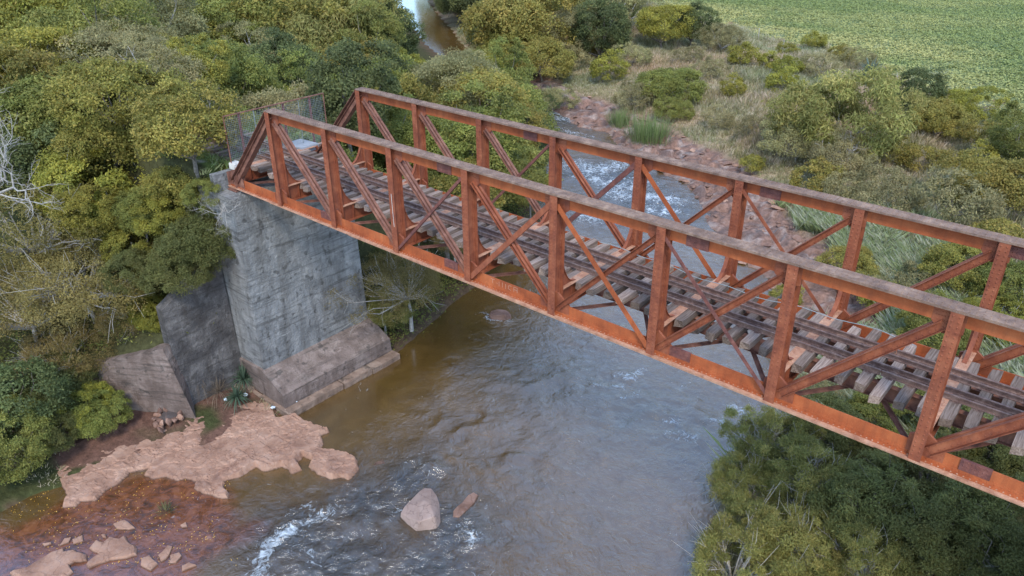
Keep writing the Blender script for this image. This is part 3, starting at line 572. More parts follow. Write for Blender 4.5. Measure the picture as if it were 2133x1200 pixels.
for y in (2.13, 3.57):
    for i in range(10):
        X = i*PL; MB().box(X+.16, X+3.84, y-.008, y+.008, .14, .58).box(X+.16, X+3.84, y-.1, y+.1, .5805, .599).box(X+.16, X+3.84, y-.1, y+.1, .12, .1395).build('stringer', M['brown'], br)
for i in range(10):                     # wind bracing in the bottom plane
    X = i*PL
    for k, (ya, yb) in enumerate(((.3, 5.35), (5.35, .3))): MB().beam((X+.35, ya+(.3 if ya < 1 else -.3), .045+.03*k), (X+3.65, yb+(.3 if yb < 1 else -.3), .045+.03*k), (0, 0, 1), .016, .12).beam((X+.35, ya+(.3 if ya < 1 else -.3), .09+.03*k), (X+3.65, yb+(.3 if yb < 1 else -.3), .09+.03*k), (0, 0, 1), .07, .014, 0, .055).build('wind_brace', M['brown'], br)
# faint painted letters on the lower chord web and a paint run on the third post
lt = MB(); 
def stroke(u, z, du, dz, wd=.014):
    c0 = plane_x(1022, 588, .23)[0]; a = (c0+u, .2305, z); b2 = (c0+u+du, .2305, z+dz); lt.beam(a, b2, (0, 1, 0), .004, wd)
for u, z, du, dz in ((0, .36, .2, 0), (.10, .36, 0, -.17), (.30, .26, .05, 0), (.42, .36, 0, -.2), (.58, .37, .0, -.2), (.74, .36, .0, -.2), (1.02, .36, -.13, -.01), (.89, .35, -.03, -.14), (.86, .21, .13, -.03), (1.13, .17, .0, .2), (1.13, .37, .16, 0), (1.29, .37, .0, -.2), (1.13, .27, .16, 0)): stroke(u, z, du, dz)
tag(lt.build('painted_letters', M['faint'], br), 'faint white hand-painted letters on the lower chord')
pr = MB(); pr.beam((12.03, -.004, 1.15), (12.0, -.004, 2.55), (0, 1, 0), .003, .02); tag(pr.build('paint_run', M['white'], br), 'thin white run of paint down the post')

# ------------------------------------------------------------------ the track
tk = empty('railway_track', (0, 2.85, .86), 'railway track of weathered timber sleepers and four rusty rails running through the bridge', 'railway track')
def loc_build(mb, name, mt, parent, org): 
    mb.v = [(x-org[0], y-org[1], z-org[2]) for x, y, z in mb.v]; return mb.build(name, mt, parent)
prof = [(-.065, 0), (.065, 0), (.065, .012), (.012, .03), (.009, .105), (.034, .118), (.034, .15), (-.034, .15), (-.034, .118), (-.009, .105), (-.012, .03), (-.065, .012)]
for k, y in enumerate((2.13, 2.50, 3.20, 3.57)):
    mb = MB(); x0, x1 = (-70, 62) if k in (0, 3) else (-1.5, 41.5); n = len(prof)
    for xa, xb in (((x0, -7.3), (-7.28, 6.4), (6.42, 18.4), (18.42, 30.3), (30.32, x1)) if k in (0, 3) else ((x0, 9.7), (9.72, 21.7), (21.72, x1))):
        vs = [(xa, y-2.85+p_, q+.004) for p_, q in prof]+[(xb, y-2.85+p_, q+.004) for p_, q in prof]
        mb.add(vs, [list(range(n))[::-1], list(range(n, 2*n))]+[[i, (i+1) % n, n+(i+1) % n, n+i] for i in range(n)])
    mb.build('rail', M['rail'], tk)
r_ = np.random.RandomState(12)
bx_ = []
for v in range(6):                      # six sleeper shapes
    mb = MB(); nx = 9; L0 = 1.72; V = []
    for i in range(nx):
        y = -L0+2*L0*i/(nx-1); e = 1 if 0 < i < nx-1 else .93
        for (a, b2) in ((-.145, -.25), (.145, -.25), (.145, 0), (-.145, 0)): V.append((a*e+r_.normal(0, .005), y+(r_.normal(0, .04) if i in (0, nx-1) else 0), b2+r_.normal(0, .006)*(1 if b2 < 0 else .5)))
    F = [[i*4+k, i*4+(k+1) % 4, (i+1)*4+(k+1) % 4, (i+1)*4+k] for i in range(nx-1) for k in range(4)]+[[0, 3, 2, 1], [(nx-1)*4+k for k in range(4)]]
    F = [f[::-1] for f in F]
    mb.add(V, F); bx_.append(mb)
sl = [mesh_np('sleeper', mb.v, mb.f, M['wood']) for mb in bx_]
ch = MB()
for y in (-.72, .72):
    ch.box(-.09, .09, y-.14, y+.14, .0015, .0035)
    for sx in (-.05, .05):
        for sy in (-.085, .085): ch.box(sx-.02, sx+.02, y+sy-.02, y+sy+.02, .0036, .035)
for y in (-.35, .35): 
    for sx in (-.04, .04): ch.box(sx-.02, sx+.02, y+.075, y+.11, .0015, .03)
chm = mesh_np('rail_fastening', ch.v, ch.f, M['rail'])
xs_ = [i*4+(k+.5)*4/7 for i in range(10) for k in range(7)]
xs_ = [-.62-.6*k for k in range(11)][::-1]+xs_+[40.6+.6*k for k in range(6)]
for i, x in enumerate(xs_):
    o = link('sleeper', sl[r_.randint(6)], tk); o.location = (x+r_.normal(0, .012), r_.normal(0, .08) if r_.rand() < .8 else r_.choice([-.16, .16]), -.001 if 0 < x < 40 else -.03); o.rotation_euler = (0, 0, r_.normal(0, .012)+(math.pi if r_.rand() < .5 else 0)); s_ = r_.uniform(.92, 1.08); o.scale = (s_, 1, 1)
    c_ = link('rail_fastening', chm, o) if False else None
fa = MB()
for x in xs_:
    q = MB(); q.v = [(a+x, b2, c2) for a, b2, c2 in ch.v]; q.f = ch.f; fa.add(q.v, q.f)
fa.build('rail_fastening', M['rail'], tk)
cb = MB(); pts_ = [(a, b2, 1.13+.05*math.sin(i*1.3)) for i, (a, b2) in enumerate([(x, 3.95+.16*math.sin(x*.7)) for x in np.arange(19.2, 31, .5)])]
q = [np.array(p_) for p_ in pts_]; cb.tube(q, .013, 5)
tag(cb.build('loose_cable', M['wire']), 'thin pale cable lying loose along the far side of the rails', 'cable')

# ------------------------------------------------------------------ abutment, walls, fence
ab = empty('bridge_abutment', (0, 2.85, -12), 'tall grey board-marked concrete abutment with a sloping foot, carrying the left end of the bridge', 'abutment')
def subd(mb_faces_fn): pass
def wallgrid(P00, P10, P01, P11, nu, nv, amp, seed):
    """rough quad between four corners, returns verts, faces"""
    P00, P10, P01, P11 = map(lambda p_: np.array(p_, float), (P00, P10, P01, P11)); n_ = np.cross(P10-P00, P01-P00); n_ /= np.linalg.norm(n_); V = []
    for j in range(nv+1):
        for i in range(nu+1):
            u, v = i/nu, j/nv; p_ = P00*(1-u)*(1-v)+P10*u*(1-v)+P01*(1-u)*v+P11*u*v
            e = 0 if i in (0, nu) or j in (0, nv) else 1
            V.append(p_+n_*(amp*(fbm(np.array([u*nu*.13+seed]), np.array([v*nv*.5]), 3, seed)[0]*e)))
    F = [[j*(nu+1)+i, j*(nu+1)+i+1, (j+1)*(nu+1)+i+1, (j+1)*(nu+1)+i] for j in range(nv) for i in range(nu)]
    return V, F
def hexa(mb, bot, top, front=None, seed=1, amp=.05):
    """box from 4 bottom and 4 top corners (ccw from above); sides roughened"""
    for i in range(4):
        a, b2 = np.array(bot[i]), np.array(bot[(i+1) % 4]); L_ = np.linalg.norm(a-b2); Hh = abs(top[i][2]-bot[i][2])
        V, F = wallgrid(bot[i], bot[(i+1) % 4], top[i], top[(i+1) % 4], max(2, int(L_/.35)), max(2, int(Hh/.35)), amp, seed+i); mb.add(V, F)
    V, F = wallgrid(top[0], top[1], top[3], top[2], 3, 3, 0, 1); mb.add(V, F); return mb
def sub(mb, name, mt, par, org): return loc_build(mb, name, mt, par, org)
AO = (0, 2.85, -12)
mb = hexa(MB(), [(-3, -.82, -12.2), (1.37, -.82, -12.2), (1.37, 6.52, -12.2), (-3, 6.52, -12.2)], [(-3, -.70, -.22), (.98, -.70, -.22), (.98, 6.42, -.22), (-3, 6.42, -.22)])
mb.box(-.75, -.42, -.68, 6.40, -.2195, .68); sub(mb, 'abutment_wall', M['conc'], ab, AO)
mb = MB(); P = [(1.25, -9.92), (2.98, -10.80), (3.05, -11.6), (1.2, -11.6)]; nseg = 18; ys = np.linspace(-.93, 6.66, nseg+1)
V = []
for y in ys:
    for k, (a, z) in enumerate(P): V.append((a+.05*fbm(np.array([y*.9]), np.array([k*3.]), 3, 5)[0]*(k == 1), y, z+(.06*fbm(np.array([y*1.1]), np.array([k*2.]), 3, 6)[0] if k == 1 else 0)))
F = [[j*4+k, j*4+(k+1) % 4, (j+1)*4+(k+1) % 4, (j+1)*4+k] for j in range(nseg) for k in range(4)]+[[3, 2, 1, 0], [nseg*4+k for k in range(4)]]
mb.add(V, F); mb.add([(-.9, -.93, -11.6), (1.25, -.93, -11.6), (1.25, -.93, -9.93), (-.9, -.93, -10.05), (-.9, -.70, -11.6), (1.25, -.70, -11.6), (1.25, -.70, -9.88), (-.9, -.70, -9.98)], [(0, 1, 2, 3), (3, 2, 6, 7), (0, 3, 7, 4)])
sub(mb, 'sloping_foot', M['conc_red'], ab, AO)
for k, (ya, yb) in enumerate(((-1.15, 2.55), (2.6, 4.6), (4.66, 6.75))):
    z1 = -11.62-.02*k; mb = MB(); x1 = 3.58+.05*k
    ns = 8
    for j in range(ns):
        a, b2 = ya+(yb-ya)*j/ns, ya+(yb-ya)*(j+1)/ns; dz = .05*fbm(np.array([j*.7+k*4]), np.array([1.]), 2, 9)[0]; dx = .07*fbm(np.array([j*.8+k*4]), np.array([3.]), 2, 10)[0]
        mb.box(1.0, x1+dx, a, b2-.002, -12.6, z1+dz)
    sub(mb, 'footing_block', M['conc_tan'], ab, AO)
mb = MB().box(.2, 1.3, -1.16, -.95, -12, -11.66).box(-.6, .19, -1.3, -.95, -12, -11.5); sub(mb, 'footing_edge', M['conc_tan'], ab, AO)
ww = MB(); hexa(ww, [(-1.75, -4.45, -12), (-.86, -4.45, -12), (-.86, -.84, -12), (-1.75, -.84, -12)], [(-1.75, -4.35, -5.6), (-1.12, -4.35, -5.6), (-1.12, -.84, -3.7), (-1.75, -.84, -3.7)], amp=.12, seed=3)
tag(ww.build('wing_wall', M['conc_dark']), 'dark mossy concrete wing wall joined to the left side of the grey abutment', 'retaining wall')
lw = MB(); hexa(lw, [(-6.9, -7.9, -12), (-6.5, -8.55, -12), (.25, -4.45, -12), (-.95, -3.9, -12)], [(-7, -7.7, -9.7), (-6.62, -8.3, -9.7), (-.95, -4.85, -7.55), (-1.25, -4.1, -7.55)], amp=.14, seed=8)
lw.box(-.9, -.2, -4.7, -3.9, -12, -10.9) if False else None
tag(lw.build('low_retaining_wall', M['conc_red']), 'low reddish stained concrete wall in horizontal courses, left of the dark wing wall', 'retaining wall')
ab2 = hexa(MB(), [(38.6, -.82, -12.2), (43, -.82, -12.2), (43, 6.52, -12.2), (38.6, 6.52, -12.2)], [(39.02, -.70, -.22), (43, -.70, -.22), (43, 6.42, -.22), (39.02, 6.42, -.22)], seed=5); ab2.box(40.42, 40.75, -.68, 6.4, -.2195, .68)
tag(ab2.build('bridge_abutment', M['conc']), 'grey concrete abutment under the right end of the bridge', 'abutment')
fe = empty('mesh_fence', (-.6, .5, .68), 'tall rusty wire mesh fence closing the railway track at the left end of the bridge', 'fence')
FO = (-.6, .5, .68); y0, y1, z0, z1 = .53, 6.5, .74, 3.3
mb = MB()
for i in range(1, int((y1-y0)/.095)): mb.box(-.603, -.597, y0+i*.095-.0035, y0+i*.095+.0035, z0, z1)
for i in range(1, int((z1-z0)/.095)): mb.box(-.608, -.6035, y0, y1, z0+i*.095-.0035, z0+i*.095+.0035)
sub(mb, 'wire_mesh', M['wire'], fe, FO)
mb = MB().box(-.63, -.57, y0-.04, y1+.04, z1, z1+.05)
mb.box(-.62, -.58, y0-.04, y0, .5, z1-.001).box(-.62, -.58, y1, y1+.04, .5, z1-.001).box(-.62, -.58, y0+.001, y1-.001, z0-.05, z0-.001); sub(mb, 'fence_frame', M['brown'], fe, FO)
for y in (1.38, 3.97, 5.64): sub(MB().box(-.69, -.632, y-.06, y+.06, .3, z1-.02).box(-.631, -.61, y-.02, y+.02, .3, z1-.02), 'fence_post', M['red_paint'], fe, FO)
for y in (2.2, 3.1, 4.9): sub(MB().box(-.632, -.609, y-.015, y+.015, .6, z1-.01), 'fence_upright', M['wire'], fe, FO)
def roughblock(name, c, sx, sy, sz, mt, label, cat, rz=0, seed=1):
    r2 = np.random.RandomState(seed); mb = MB(); V = []
    for z in (0, sz):
        for a, b2 in ((-1, -1), (1, -1), (1, 1), (-1, 1)): V.append((a*sx/2+r2.normal(0, .02), b2*sy/2+r2.normal(0, .02), z+r2.normal(0, .01)))
    mb.add(V, [(3, 2, 1, 0), (4, 5, 6, 7), (0, 1, 5, 4), (1, 2, 6, 5), (2, 3, 7, 6), (3, 0, 4, 7)])
    import bmesh
    me = mesh_np(name, mb.v, mb.f, mt); bm = bmesh.new(); bm.from_mesh(me); bmesh.ops.bevel(bm, geom=bm.edges[:], offset=.03, segments=2, affect='EDGES'); bm.to_mesh(me); bm.free()
    o = link(name, me, None, c); o.rotation_euler[2] = rz; return tag(o, label, cat)
p_ = at(627, 300, .9); roughblock('concrete_slab', (p_[0], p_[1], .62), 1.5, 1.2, .32, M['stone_grey'], 'grey concrete slab lying behind the mesh fence beside the far rail', 'slab', .1, 2)
p_ = at(489, 337, 1.0); roughblock('pale_block', (p_[0], p_[1], .60), .5, .5, .38, M['white'], 'small pale block at the near foot of the mesh fence', 'block', .2, 3)
# timber and steel end sill
tag(MB().box(-.41, -.2, .5, 5.9, .52, .80).build('end_timber', M['wood']), 'long weathered timber laid across the end of the deck at the fence foot', 'timber')
# fireplace of stones, litter
fr = empty('stone_fireplace', tuple(at(352, 868, -11.4)), 'small sooty ring of stones against the foot of the low reddish wall', 'fireplace')
for k in range(13):
    a = k/13*6.28; rr = .55+.1*(k % 2); o = link('hearth_stone', RM[k % 7], fr, (rr*math.cos(a), rr*math.sin(a), .08)); o.scale = (.42,)*3; o.rotation_euler = (k, k*.7, k*1.3)
for k in range(4):
    o = link('hearth_stone', RM[(k+2) % 7], fr, (.1+k*.22, -.75-.12*(k % 2), .05)); o.scale = (.4,)*3; o.rotation_euler = (k*2, k*.7, k*1.3)
link('ash_bed', mesh_np('ash_bed', [(.5*math.cos(a), .5*math.sin(a), .06+.02*math.sin(3*a)) for a in np.linspace(0, 6.28, 16)[:-1]]+[(0, 0, .12)], [[i, (i+1) % 15, 15] for i in range(15)], M['soot']), fr)
def crumple(px, py, z, s_, seed, label):
    r2 = np.random.RandomState(seed); import bmesh
    bm = bmesh.new(); bmesh.ops.create_icosphere(bm, subdivisions=2, radius=s_)
    for v in bm.verts: v.co *= r2.uniform(.55, 1.25); v.co.z *= .5
    me = bpy.data.meshes.new('plastic_scrap'); bm.to_mesh(me); bm.free(); me.materials.append(M['plastic']); tag(link('plastic_scrap', me, None, at(px, py, z)), label, 'litter')
crumple(511, 822, -11.35, .14, 1, 'crumpled white plastic scrap beside the lower spiky plant'); crumple(470, 832, -11.35, .12, 2, 'crumpled white plastic scrap at the left edge of the lower spiky plant')
crumple(568, 848, -11.5, .12, 3, 'white plastic scrap on the rock by the near corner of the footing'); crumple(617, 836, -11.55, .07, 4, 'small white scrap lying on the footing ledge')

# ------------------------------------------------------------------ vegetation
def ground_z(x, y): return float(terrain(np.array([float(x)]), np.array([float(y)]))[0][0])
PAL = {  # leaf colours, linear
 'olive': [(.105, .125, .035), (.15, .155, .045), (.075, .095, .032), (.19, .175, .055)],
 'yellow': [(.15, .165, .035), (.19, .195, .045), (.105, .13, .035), (.08, .105, .03)],
 'green': [(.085, .118, .036), (.115, .145, .044), (.065, .092, .034), (.145, .165, .052)],
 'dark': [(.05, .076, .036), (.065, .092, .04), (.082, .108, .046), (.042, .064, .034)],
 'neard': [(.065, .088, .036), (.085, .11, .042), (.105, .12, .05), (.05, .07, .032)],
 'grey': [(.13, .15, .085), (.17, .18, .10), (.10, .12, .07), (.20, .20, .11)],
 'lime': [(.11, .145, .05), (.15, .18, .065), (.085, .115, .04), (.19, .20, .08)],
 'feather': [(.13, .125, .050), (.17, .155, .065), (.10, .10, .045), (.075, .08, .035)],
 'willow': [(.10, .13, .045), (.15, .17, .06), (.07, .095, .035), (.20, .20, .08)]}
LB_ = np.array([2.25, 1.83, 1.5])
def leaves(n, pos, out, ll, lw, pal, rr, droop=0., cl=None, flat=.6):
    """n leaf blades: folded rhombi of four corners"""
    nr = out+rr.normal(0, flat, (n, 3)); nr /= np.linalg.norm(nr, axis=1)[:, None]+1e-9
    ax = np.cross(nr, rr.normal(size=(n, 3))); ax /= np.linalg.norm(ax, axis=1)[:, None]+1e-9
    ax[:, 2] -= droop; ax /= np.linalg.norm(ax, axis=1)[:, None]+1e-9
    sd_ = np.cross(nr, ax); sd_ /= np.linalg.norm(sd_, axis=1)[:, None]+1e-9
    l_ = (ll*rr.uniform(.6, 1.3, n))[:, None]; w_ = (lw*rr.uniform(.7, 1.2, n))[:, None]
    V = np.stack([pos, pos+ax*l_*.5+sd_*w_*.5, pos+ax*l_, pos+ax*l_*.5-sd_*w_*.5], 1).reshape(-1, 3)
    F = np.arange(n*4).reshape(n, 4); P = np.array(PAL[pal])*LB_; P = P*.6+P.mean(0)*.4; k = rr.randint(0, len(P), n)
    if cl is not None: k = np.where(rr.rand(n) < .4, cl, k)
    c_ = P[k]*rr.uniform(.87, 1.13, (n, 1)); return V, F, np.repeat(c_, 4, 0)
def crown(name, pal, R0, H0, nclump, per, ll, lw, seed, droop=0., lobes=7, cr0=.24, low=-.25, flat=.6, tilt=.5):
    rr = np.random.RandomState(seed); lb = rr.normal(size=(lobes, 3)); lb[:, 2] = np.abs(lb[:, 2])*.7; lb /= np.linalg.norm(lb, axis=1)[:, None]; la = rr.uniform(.12, .55, lobes)
    C0 = []; n_try = 0
    while len(C0) < nclump and n_try < 60000:
        n_try += 1; d = rr.normal(size=3); d /= np.linalg.norm(d)
        if d[2] < low: continue
        k = .62+sum(la[j]*max(0, d.dot(lb[j]))**3 for j in range(lobes)); s_ = k*rr.uniform(.80, 1.0) if rr.rand() < .82 else k*rr.uniform(.4, .8)
        c_ = d*s_*np.array([R0, R0, H0])
        if C0 and np.min(np.linalg.norm((np.array(C0)-c_), axis=1)) < cr0*R0*.55: continue
        C0.append(c_)
    C0 = np.array(C0); m_ = len(C0); idx = np.repeat(np.arange(m_), per); n = len(idx)
    cr_ = cr0*R0*rr.uniform(.6, 1.25, m_); d = rr.normal(size=(n, 3)); d /= np.linalg.norm(d, axis=1)[:, None]
    up = C0/np.linalg.norm(C0, axis=1)[:, None]; d = d+up[idx]*.75+np.array([0, 0, .35]); d /= np.linalg.norm(d, axis=1)[:, None]
    rad = rr.uniform(.55, 1.12, n)*(1+.25*rr.normal(size=n)*(rr.rand(n) < .25)); pos = C0[idx]+d*(cr_[idx]*rad)[:, None]*np.array([1, 1, .8])
    cl = rr.randint(0, 4, m_)[idx]; V, F, c_ = leaves(n, pos, d*tilt+np.array([0, 0, .4]), ll, lw, pal, rr, droop, cl, flat)
    cv = rr.uniform(.78, 1.22, m_)[idx]; c_ = c_*np.repeat(cv, 4)[:, None]
    return mesh_np(name, V, F, M['leaf'], cols=c_), C0
def trunk(C0, H, seed, mt, nb=10, r0=.16, ext=1.0, twigs=0):
    rr = np.random.RandomState(seed); mb = MB(); fork = np.array([rr.normal(0, .15), rr.normal(0, .15), -H*.45])
    mb.tube([(0, 0, -H-1.5), (rr.normal(0, .1), rr.normal(0, .1), -H*.75), fork], [r0*1.35, r0, r0*.8], 6)
    for i in rr.choice(len(C0), min(nb, len(C0)), replace=False):
        c_ = C0[i]*ext; m1_ = fork*(1-.5)+c_*.5+rr.normal(0, .25, 3); m2_ = fork*.2+c_*.8+rr.normal(0, .15, 3)
        mb.tube([fork, m1_, m2_, c_], [r0*.55, r0*.35, r0*.2, r0*.1], 4)
        for k in range(twigs):
            t0 = m1_+(c_-m1_)*rr.uniform(.2, 1); dd = (c_-fork)/np.linalg.norm(c_-fork)+rr.normal(0, .6, 3); l_ = rr.uniform(.5, 1.4)
            e = t0+dd*l_*.5+rr.normal(0, .08, 3); mb.tube([t0, e, t0+dd*l_+rr.normal(0, .15, 3)], [r0*.14, r0*.10, r0*.05], 3)
    return mesh_np('trunk', mb.v, mb.f, mt)
SPEC = {}
def spec(key, n, pal, R0, H0, nc, per, ll, lw, H, mt='bark', **k):
    tw = k.pop('twigs', 0); nb = k.pop('nb', 9); ext = k.pop('ext', .95); r0 = k.pop('r0', .05*R0)
    SPEC[key] = []
    for i in range(n):
        sd_ = (sum(map(ord, key))*31+i*17) % 9999; me, C0 = crown('crown', pal, R0, H0, nc, per, ll, lw, sd_, **k); SPEC[key].append((me, trunk(C0, H, sd_, M[mt], nb, r0, ext, tw), R0))
# far trees: coarse leaves; near ones: fine leaves
spec('olive', 3, 'olive', 4, 3.2, 110, 210, .26, .13, 4.2)
spec('yellow', 2, 'yellow', 4, 3.0, 110, 210, .24, .13, 4.2)
spec('green', 3, 'green', 4, 3.4, 110, 210, .26, .13, 4.4)
spec('dark', 2, 'dark', 4, 3.4, 110, 200, .26, .14, 4.4)
spec('grey', 2, 'grey', 4, 3.3, 120, 210, .24, .09, 4.2, mt='pale', twigs=1)
spec('lime', 2, 'lime', 4, 3.5, 100, 240, .38, .09, 4.4, mt='pale', twigs=1, droop=.8, cr0=.27)
spec('feather', 3, 'feather', 4, 2.3, 150, 210, .15, .05, 3.6, mt='pale', cr0=.2, nb=34, ext=1.04, twigs=7, flat=1., r0=.15)
spec('bright', 2, 'yellow', 3, 2.6, 170, 260, .15, .075, 3.4, cr0=.17, nb=10, ext=1.02, twigs=1, mt='pale')
spec('neargreen', 2, 'green', 3, 2.6, 150, 230, .16, .08, 3.4, cr0=.18, nb=12)
spec('willow', 3, 'willow', 3.2, 2.8, 120, 330, .25, .042, 3.4, droop=.15, cr0=.2, flat=1.2, nb=26, twigs=6, ext=1.02, mt='pale')
spec('neardark', 2, 'neard', 3, 2.8, 110, 300, .22, .055, 3.2, cr0=.2, flat=.9, twigs=2, nb=14)
spec('shrub', 3, 'olive', 1.5, 1.2, 46, 130, .17, .07, 1.0, cr0=.3, nb=5, r0=.05)
spec('shrubyellow', 2, 'yellow', 1.5, 1.2, 46, 130, .17, .08, 1.0, cr0=.3, nb=5, r0=.05)
spec('shrubgrey', 2, 'grey', 1.5, 1.1, 46, 130, .17, .05, 1.0, cr0=.3, nb=6, r0=.05, twigs=2)
USED = {}
TREES = []
def plant(key, x, y, zc, r, label, cat='tree', group=None, name=None, vs=1., i=None):
    """crown centre at height zc, crown radius r"""
    me, tr, R0 = SPEC[key][(USED.get(key, 0) if i is None else i) % len(SPEC[key])]; USED[key] = USED.get(key, 0)+1
    nm = name or {'shrub': 'shrub', 'shrubyellow': 'shrub', 'shrubgrey': 'shrub'}.get(key, 'broadleaf_tree')
    o = link(nm, None); o.location = (x, y, zc); s_ = r/R0; o.scale = (s_, s_, s_*vs); o.rotation_euler = (0, 0, random.uniform(0, 6.28))
    link('crown', me, o)
    if not (name == 'bush' and -5 < x < 2 and -7 < y < -.2): link('trunk', tr, o)      # bushes rooted behind the wall tops show no stem
    tag(o, label, cat, group); TREES.append((x, y, r)); return o
def pt(key, px, py, z, rpx, label, cat='tree', group=None, vs=1., **k):
    d = CM@np.array([(px-1066.5)/1619.3, -(py-600)/1619.3, -1.]); d /= np.linalg.norm(d); tt = np.arange(12, 230, .5); Q = CAM+tt[:, None]*d
    g = np.maximum(terrain(Q[:, 0], Q[:, 1])[0], -12); hit = np.nonzero(Q[:, 2] < g+.72*rpx*tt/1619.3)[0]; P = Q[hit[0]] if len(hit) else at(px, py, z)
    if z > 80: P = at(px, py, z-100)
    r = rpx*np.linalg.norm(P-CAM)/1619.3*.98; return plant(key, P[0], P[1], P[2], r, label, cat, group, vs=vs, **k)
GL, GR, GB, GS = 'trees on the left bank', 'trees on the right bank', 'bushes at the lower right corner', 'shrubs on the grassy slope'
# --- left bank, the ones that can be told apart
for a in [
 ('bright', 275, 425, 97.2, 118, 'bright yellow-green bushy tree left of the abutment, hanging over the dark wing wall'),
 ('bright', 205, 375, 98., 72, 'yellow-green tree touching the left flank of the bright bushy tree'),
 ('olive', 395, 285, -1.6, 95, 'olive tree with bare twigs left of the mesh fence'),
 ('neargreen', 440, 395, 98.4, 62, 'green bush crowding the left end of the bridge'),
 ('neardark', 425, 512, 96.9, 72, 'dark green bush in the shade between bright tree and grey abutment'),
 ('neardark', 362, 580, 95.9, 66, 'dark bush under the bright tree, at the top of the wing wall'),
 ('feather', 60, 470, -4.8, 130, 'twiggy feathery tree at the left edge below the bare branches'),
 ('feather', 170, 580, -6.2, 125, 'twiggy feathery tree with pale branches below the bright yellow-green tree'),
 ('feather', 55, 640, -7.0, 115, 'twiggy feathery tree at the left edge level with the retaining walls'),
 ('feather', 130, 745, -8.3, 85, 'lowest twiggy feathery tree, at the left end of the low reddish wall'),
 ('feather', 285, 655, 92.6, 62, 'small feathery bush leaning over the top of the low reddish wall'),
 ('bright', 312, 665, 93.0, 46, 'small yellow-green bush on top of the low reddish wall'),
 ('neargreen', 195, 880, -9.9, 55, 'leafy yellowish green bush at the left end of the pink rock shelf', ),
 ('bright', 170, 835, -9.8, 50, 'yellow-green bush directly left of the low reddish wall'),
 ('neargreen', 50, 930, -9.6, 72, 'yellowish green bush in the left bottom corner above the red shallows'),
 ('dark', 40, 860, -8.9, 80, 'blue-green dark bush at the left edge above the corner bush'),
 ('neardark', 125, 820, -9.0, 70, 'dark bush between the feathery tree and the leafy bush by the shelf'),
 ('neardark', 120, 905, -10.3, 50, 'dark bush at the water edge left of the rock shelf'),
 ('green', 90, 250, -.5, 105, 'large dark green tree near the left edge above the bare dead tree'),
 ('dark', 190, 330, -3.4, 85, 'shadowy dark tree behind the bare dead branches'),
 ('dark', 60, 400, -5.0, 90, 'shadowy dark tree under the bare dead branches at the left edge'),
 ('olive', 245, 215, -.3, 90, 'rounded olive tree in the middle of the left forest'),
 ('grey', 330, 190, -.6, 80, 'grey-olive tree with pale bare branch tips upper left of the fence'),
 ('yellow', 400, 165, -.6, 70, 'pale yellowish tree behind the fence corner on its left'),
 ('lime', 690, 85, .6, 112, 'tall light green tree with drooping leaves above the left end of the bridge'),
 ('yellow', 775, 100, -.8, 58, 'bright yellow tree right beside the tall drooping light green tree'),
 ('yellow', 840, 195, -3.0, 74, 'bright yellow-green tree right behind the far truss peak'),
 ('grey', 930, 190, 96.3, 84, 'greyish willow-like tree on the river bank left of the rapids'),
 ('olive', 1000, 215, 95.6, 84, 'olive riverside tree at the head of the rapids'),
 ('olive', 1065, 290, 94.0, 66, 'olive bush overhanging the rapids behind the far truss'),
 ('green', 935, 310, 96.0, 88, 'dark leafy tree seen through the far truss near its third post'),
 ('green', 830, 305, 96.2, 70, 'green tree seen through the far truss beside its first post'),
 ('green', 1035, 385, 93.8, 66, 'green tree seen through the truss beside the fourth far post, above the rapids'),
 ('olive', 1105, 400, 92.5, 42, 'small olive bush reaching over the rapids at the fourth far post'),
 ('green', 880, 420, 94.5, 62, 'green bush below the deck between third and fourth post'),
 ('feather', 850, 590, 92., 92, 'drooping grey-green riverside bush under the bridge right of the abutment'),
 ('willow', 800, 650, 90., 52, 'lower riverside bush touching the foot of the abutment on its right'),
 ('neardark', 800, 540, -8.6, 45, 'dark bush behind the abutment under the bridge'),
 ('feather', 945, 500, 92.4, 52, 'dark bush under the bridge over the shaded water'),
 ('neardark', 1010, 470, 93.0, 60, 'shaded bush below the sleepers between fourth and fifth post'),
 ('yellow', 735, 265, -3.4, 55, 'yellow-green bush between the mesh fence and the far truss peak'),
 ('green', 660, 190, -2.2, 52, 'green tree directly above the mesh fence top'),
 ('grey', 545, 150, -.8, 68, 'grey-green tree above the near truss peak'),
 ('yellow', 470, 75, .5, 78, 'round golden olive tree at the top of the picture left of the tall drooping tree'),
 ('dark', 600, 140, -1.6, 60, 'dark green tree in the gap left of the tall drooping tree'),
]: pt(a[0], a[1], a[2], a[3], a[4], a[5], 'bush' if 'bush' in a[5] else 'tree', GL, name='bush' if 'bush' in a[5] else None)
for i, (x, y, zc, r, key, lb) in enumerate([
 (-10.2, -1.2, .2, 2.3, 'olive', 'olive tree leaning against the track just left of the mesh fence'), (-13.5, -1.6, 1.0, 2.9, 'neargreen', 'green tree hiding the track behind the olive tree left of the fence'),
 (-18, -1.5, 1.6, 3.4, 'olive', 'broad olive tree standing over the hidden track left of the fence'), (-23.5, -.8, 2.0, 3.6, 'yellow', 'yellow-green tree over the hidden track farther left of the fence'), (-29, -1.2, 1.6, 3.8, 'green', 'green tree over the hidden track, between yellow-green tree and left edge'),
 (-36, .5, 2.0, 4.2, 'olive', 'olive tree over the far end of the hidden track'), (-44, 1.5, 2.4, 4.4, 'green', 'green tree closing off the far end of the hidden track'),
 (-7.2, -3.6, -2.4, 2.0, 'bright', 'yellowish bush on the embankment between bright tree and abutment'), (-5.0, -2.6, -2.3, 1.5, 'neargreen', 'green bush right behind the near corner of the abutment'), (-3.6, -4.3, -4.5, 1.4, 'neardark', 'dark bush right behind the top of the wing wall')]):
    plant(key, x, y, zc, r, lb, 'bush' if 'bush' in lb else 'tree', GL, name='bush' if 'bush' in lb else None)
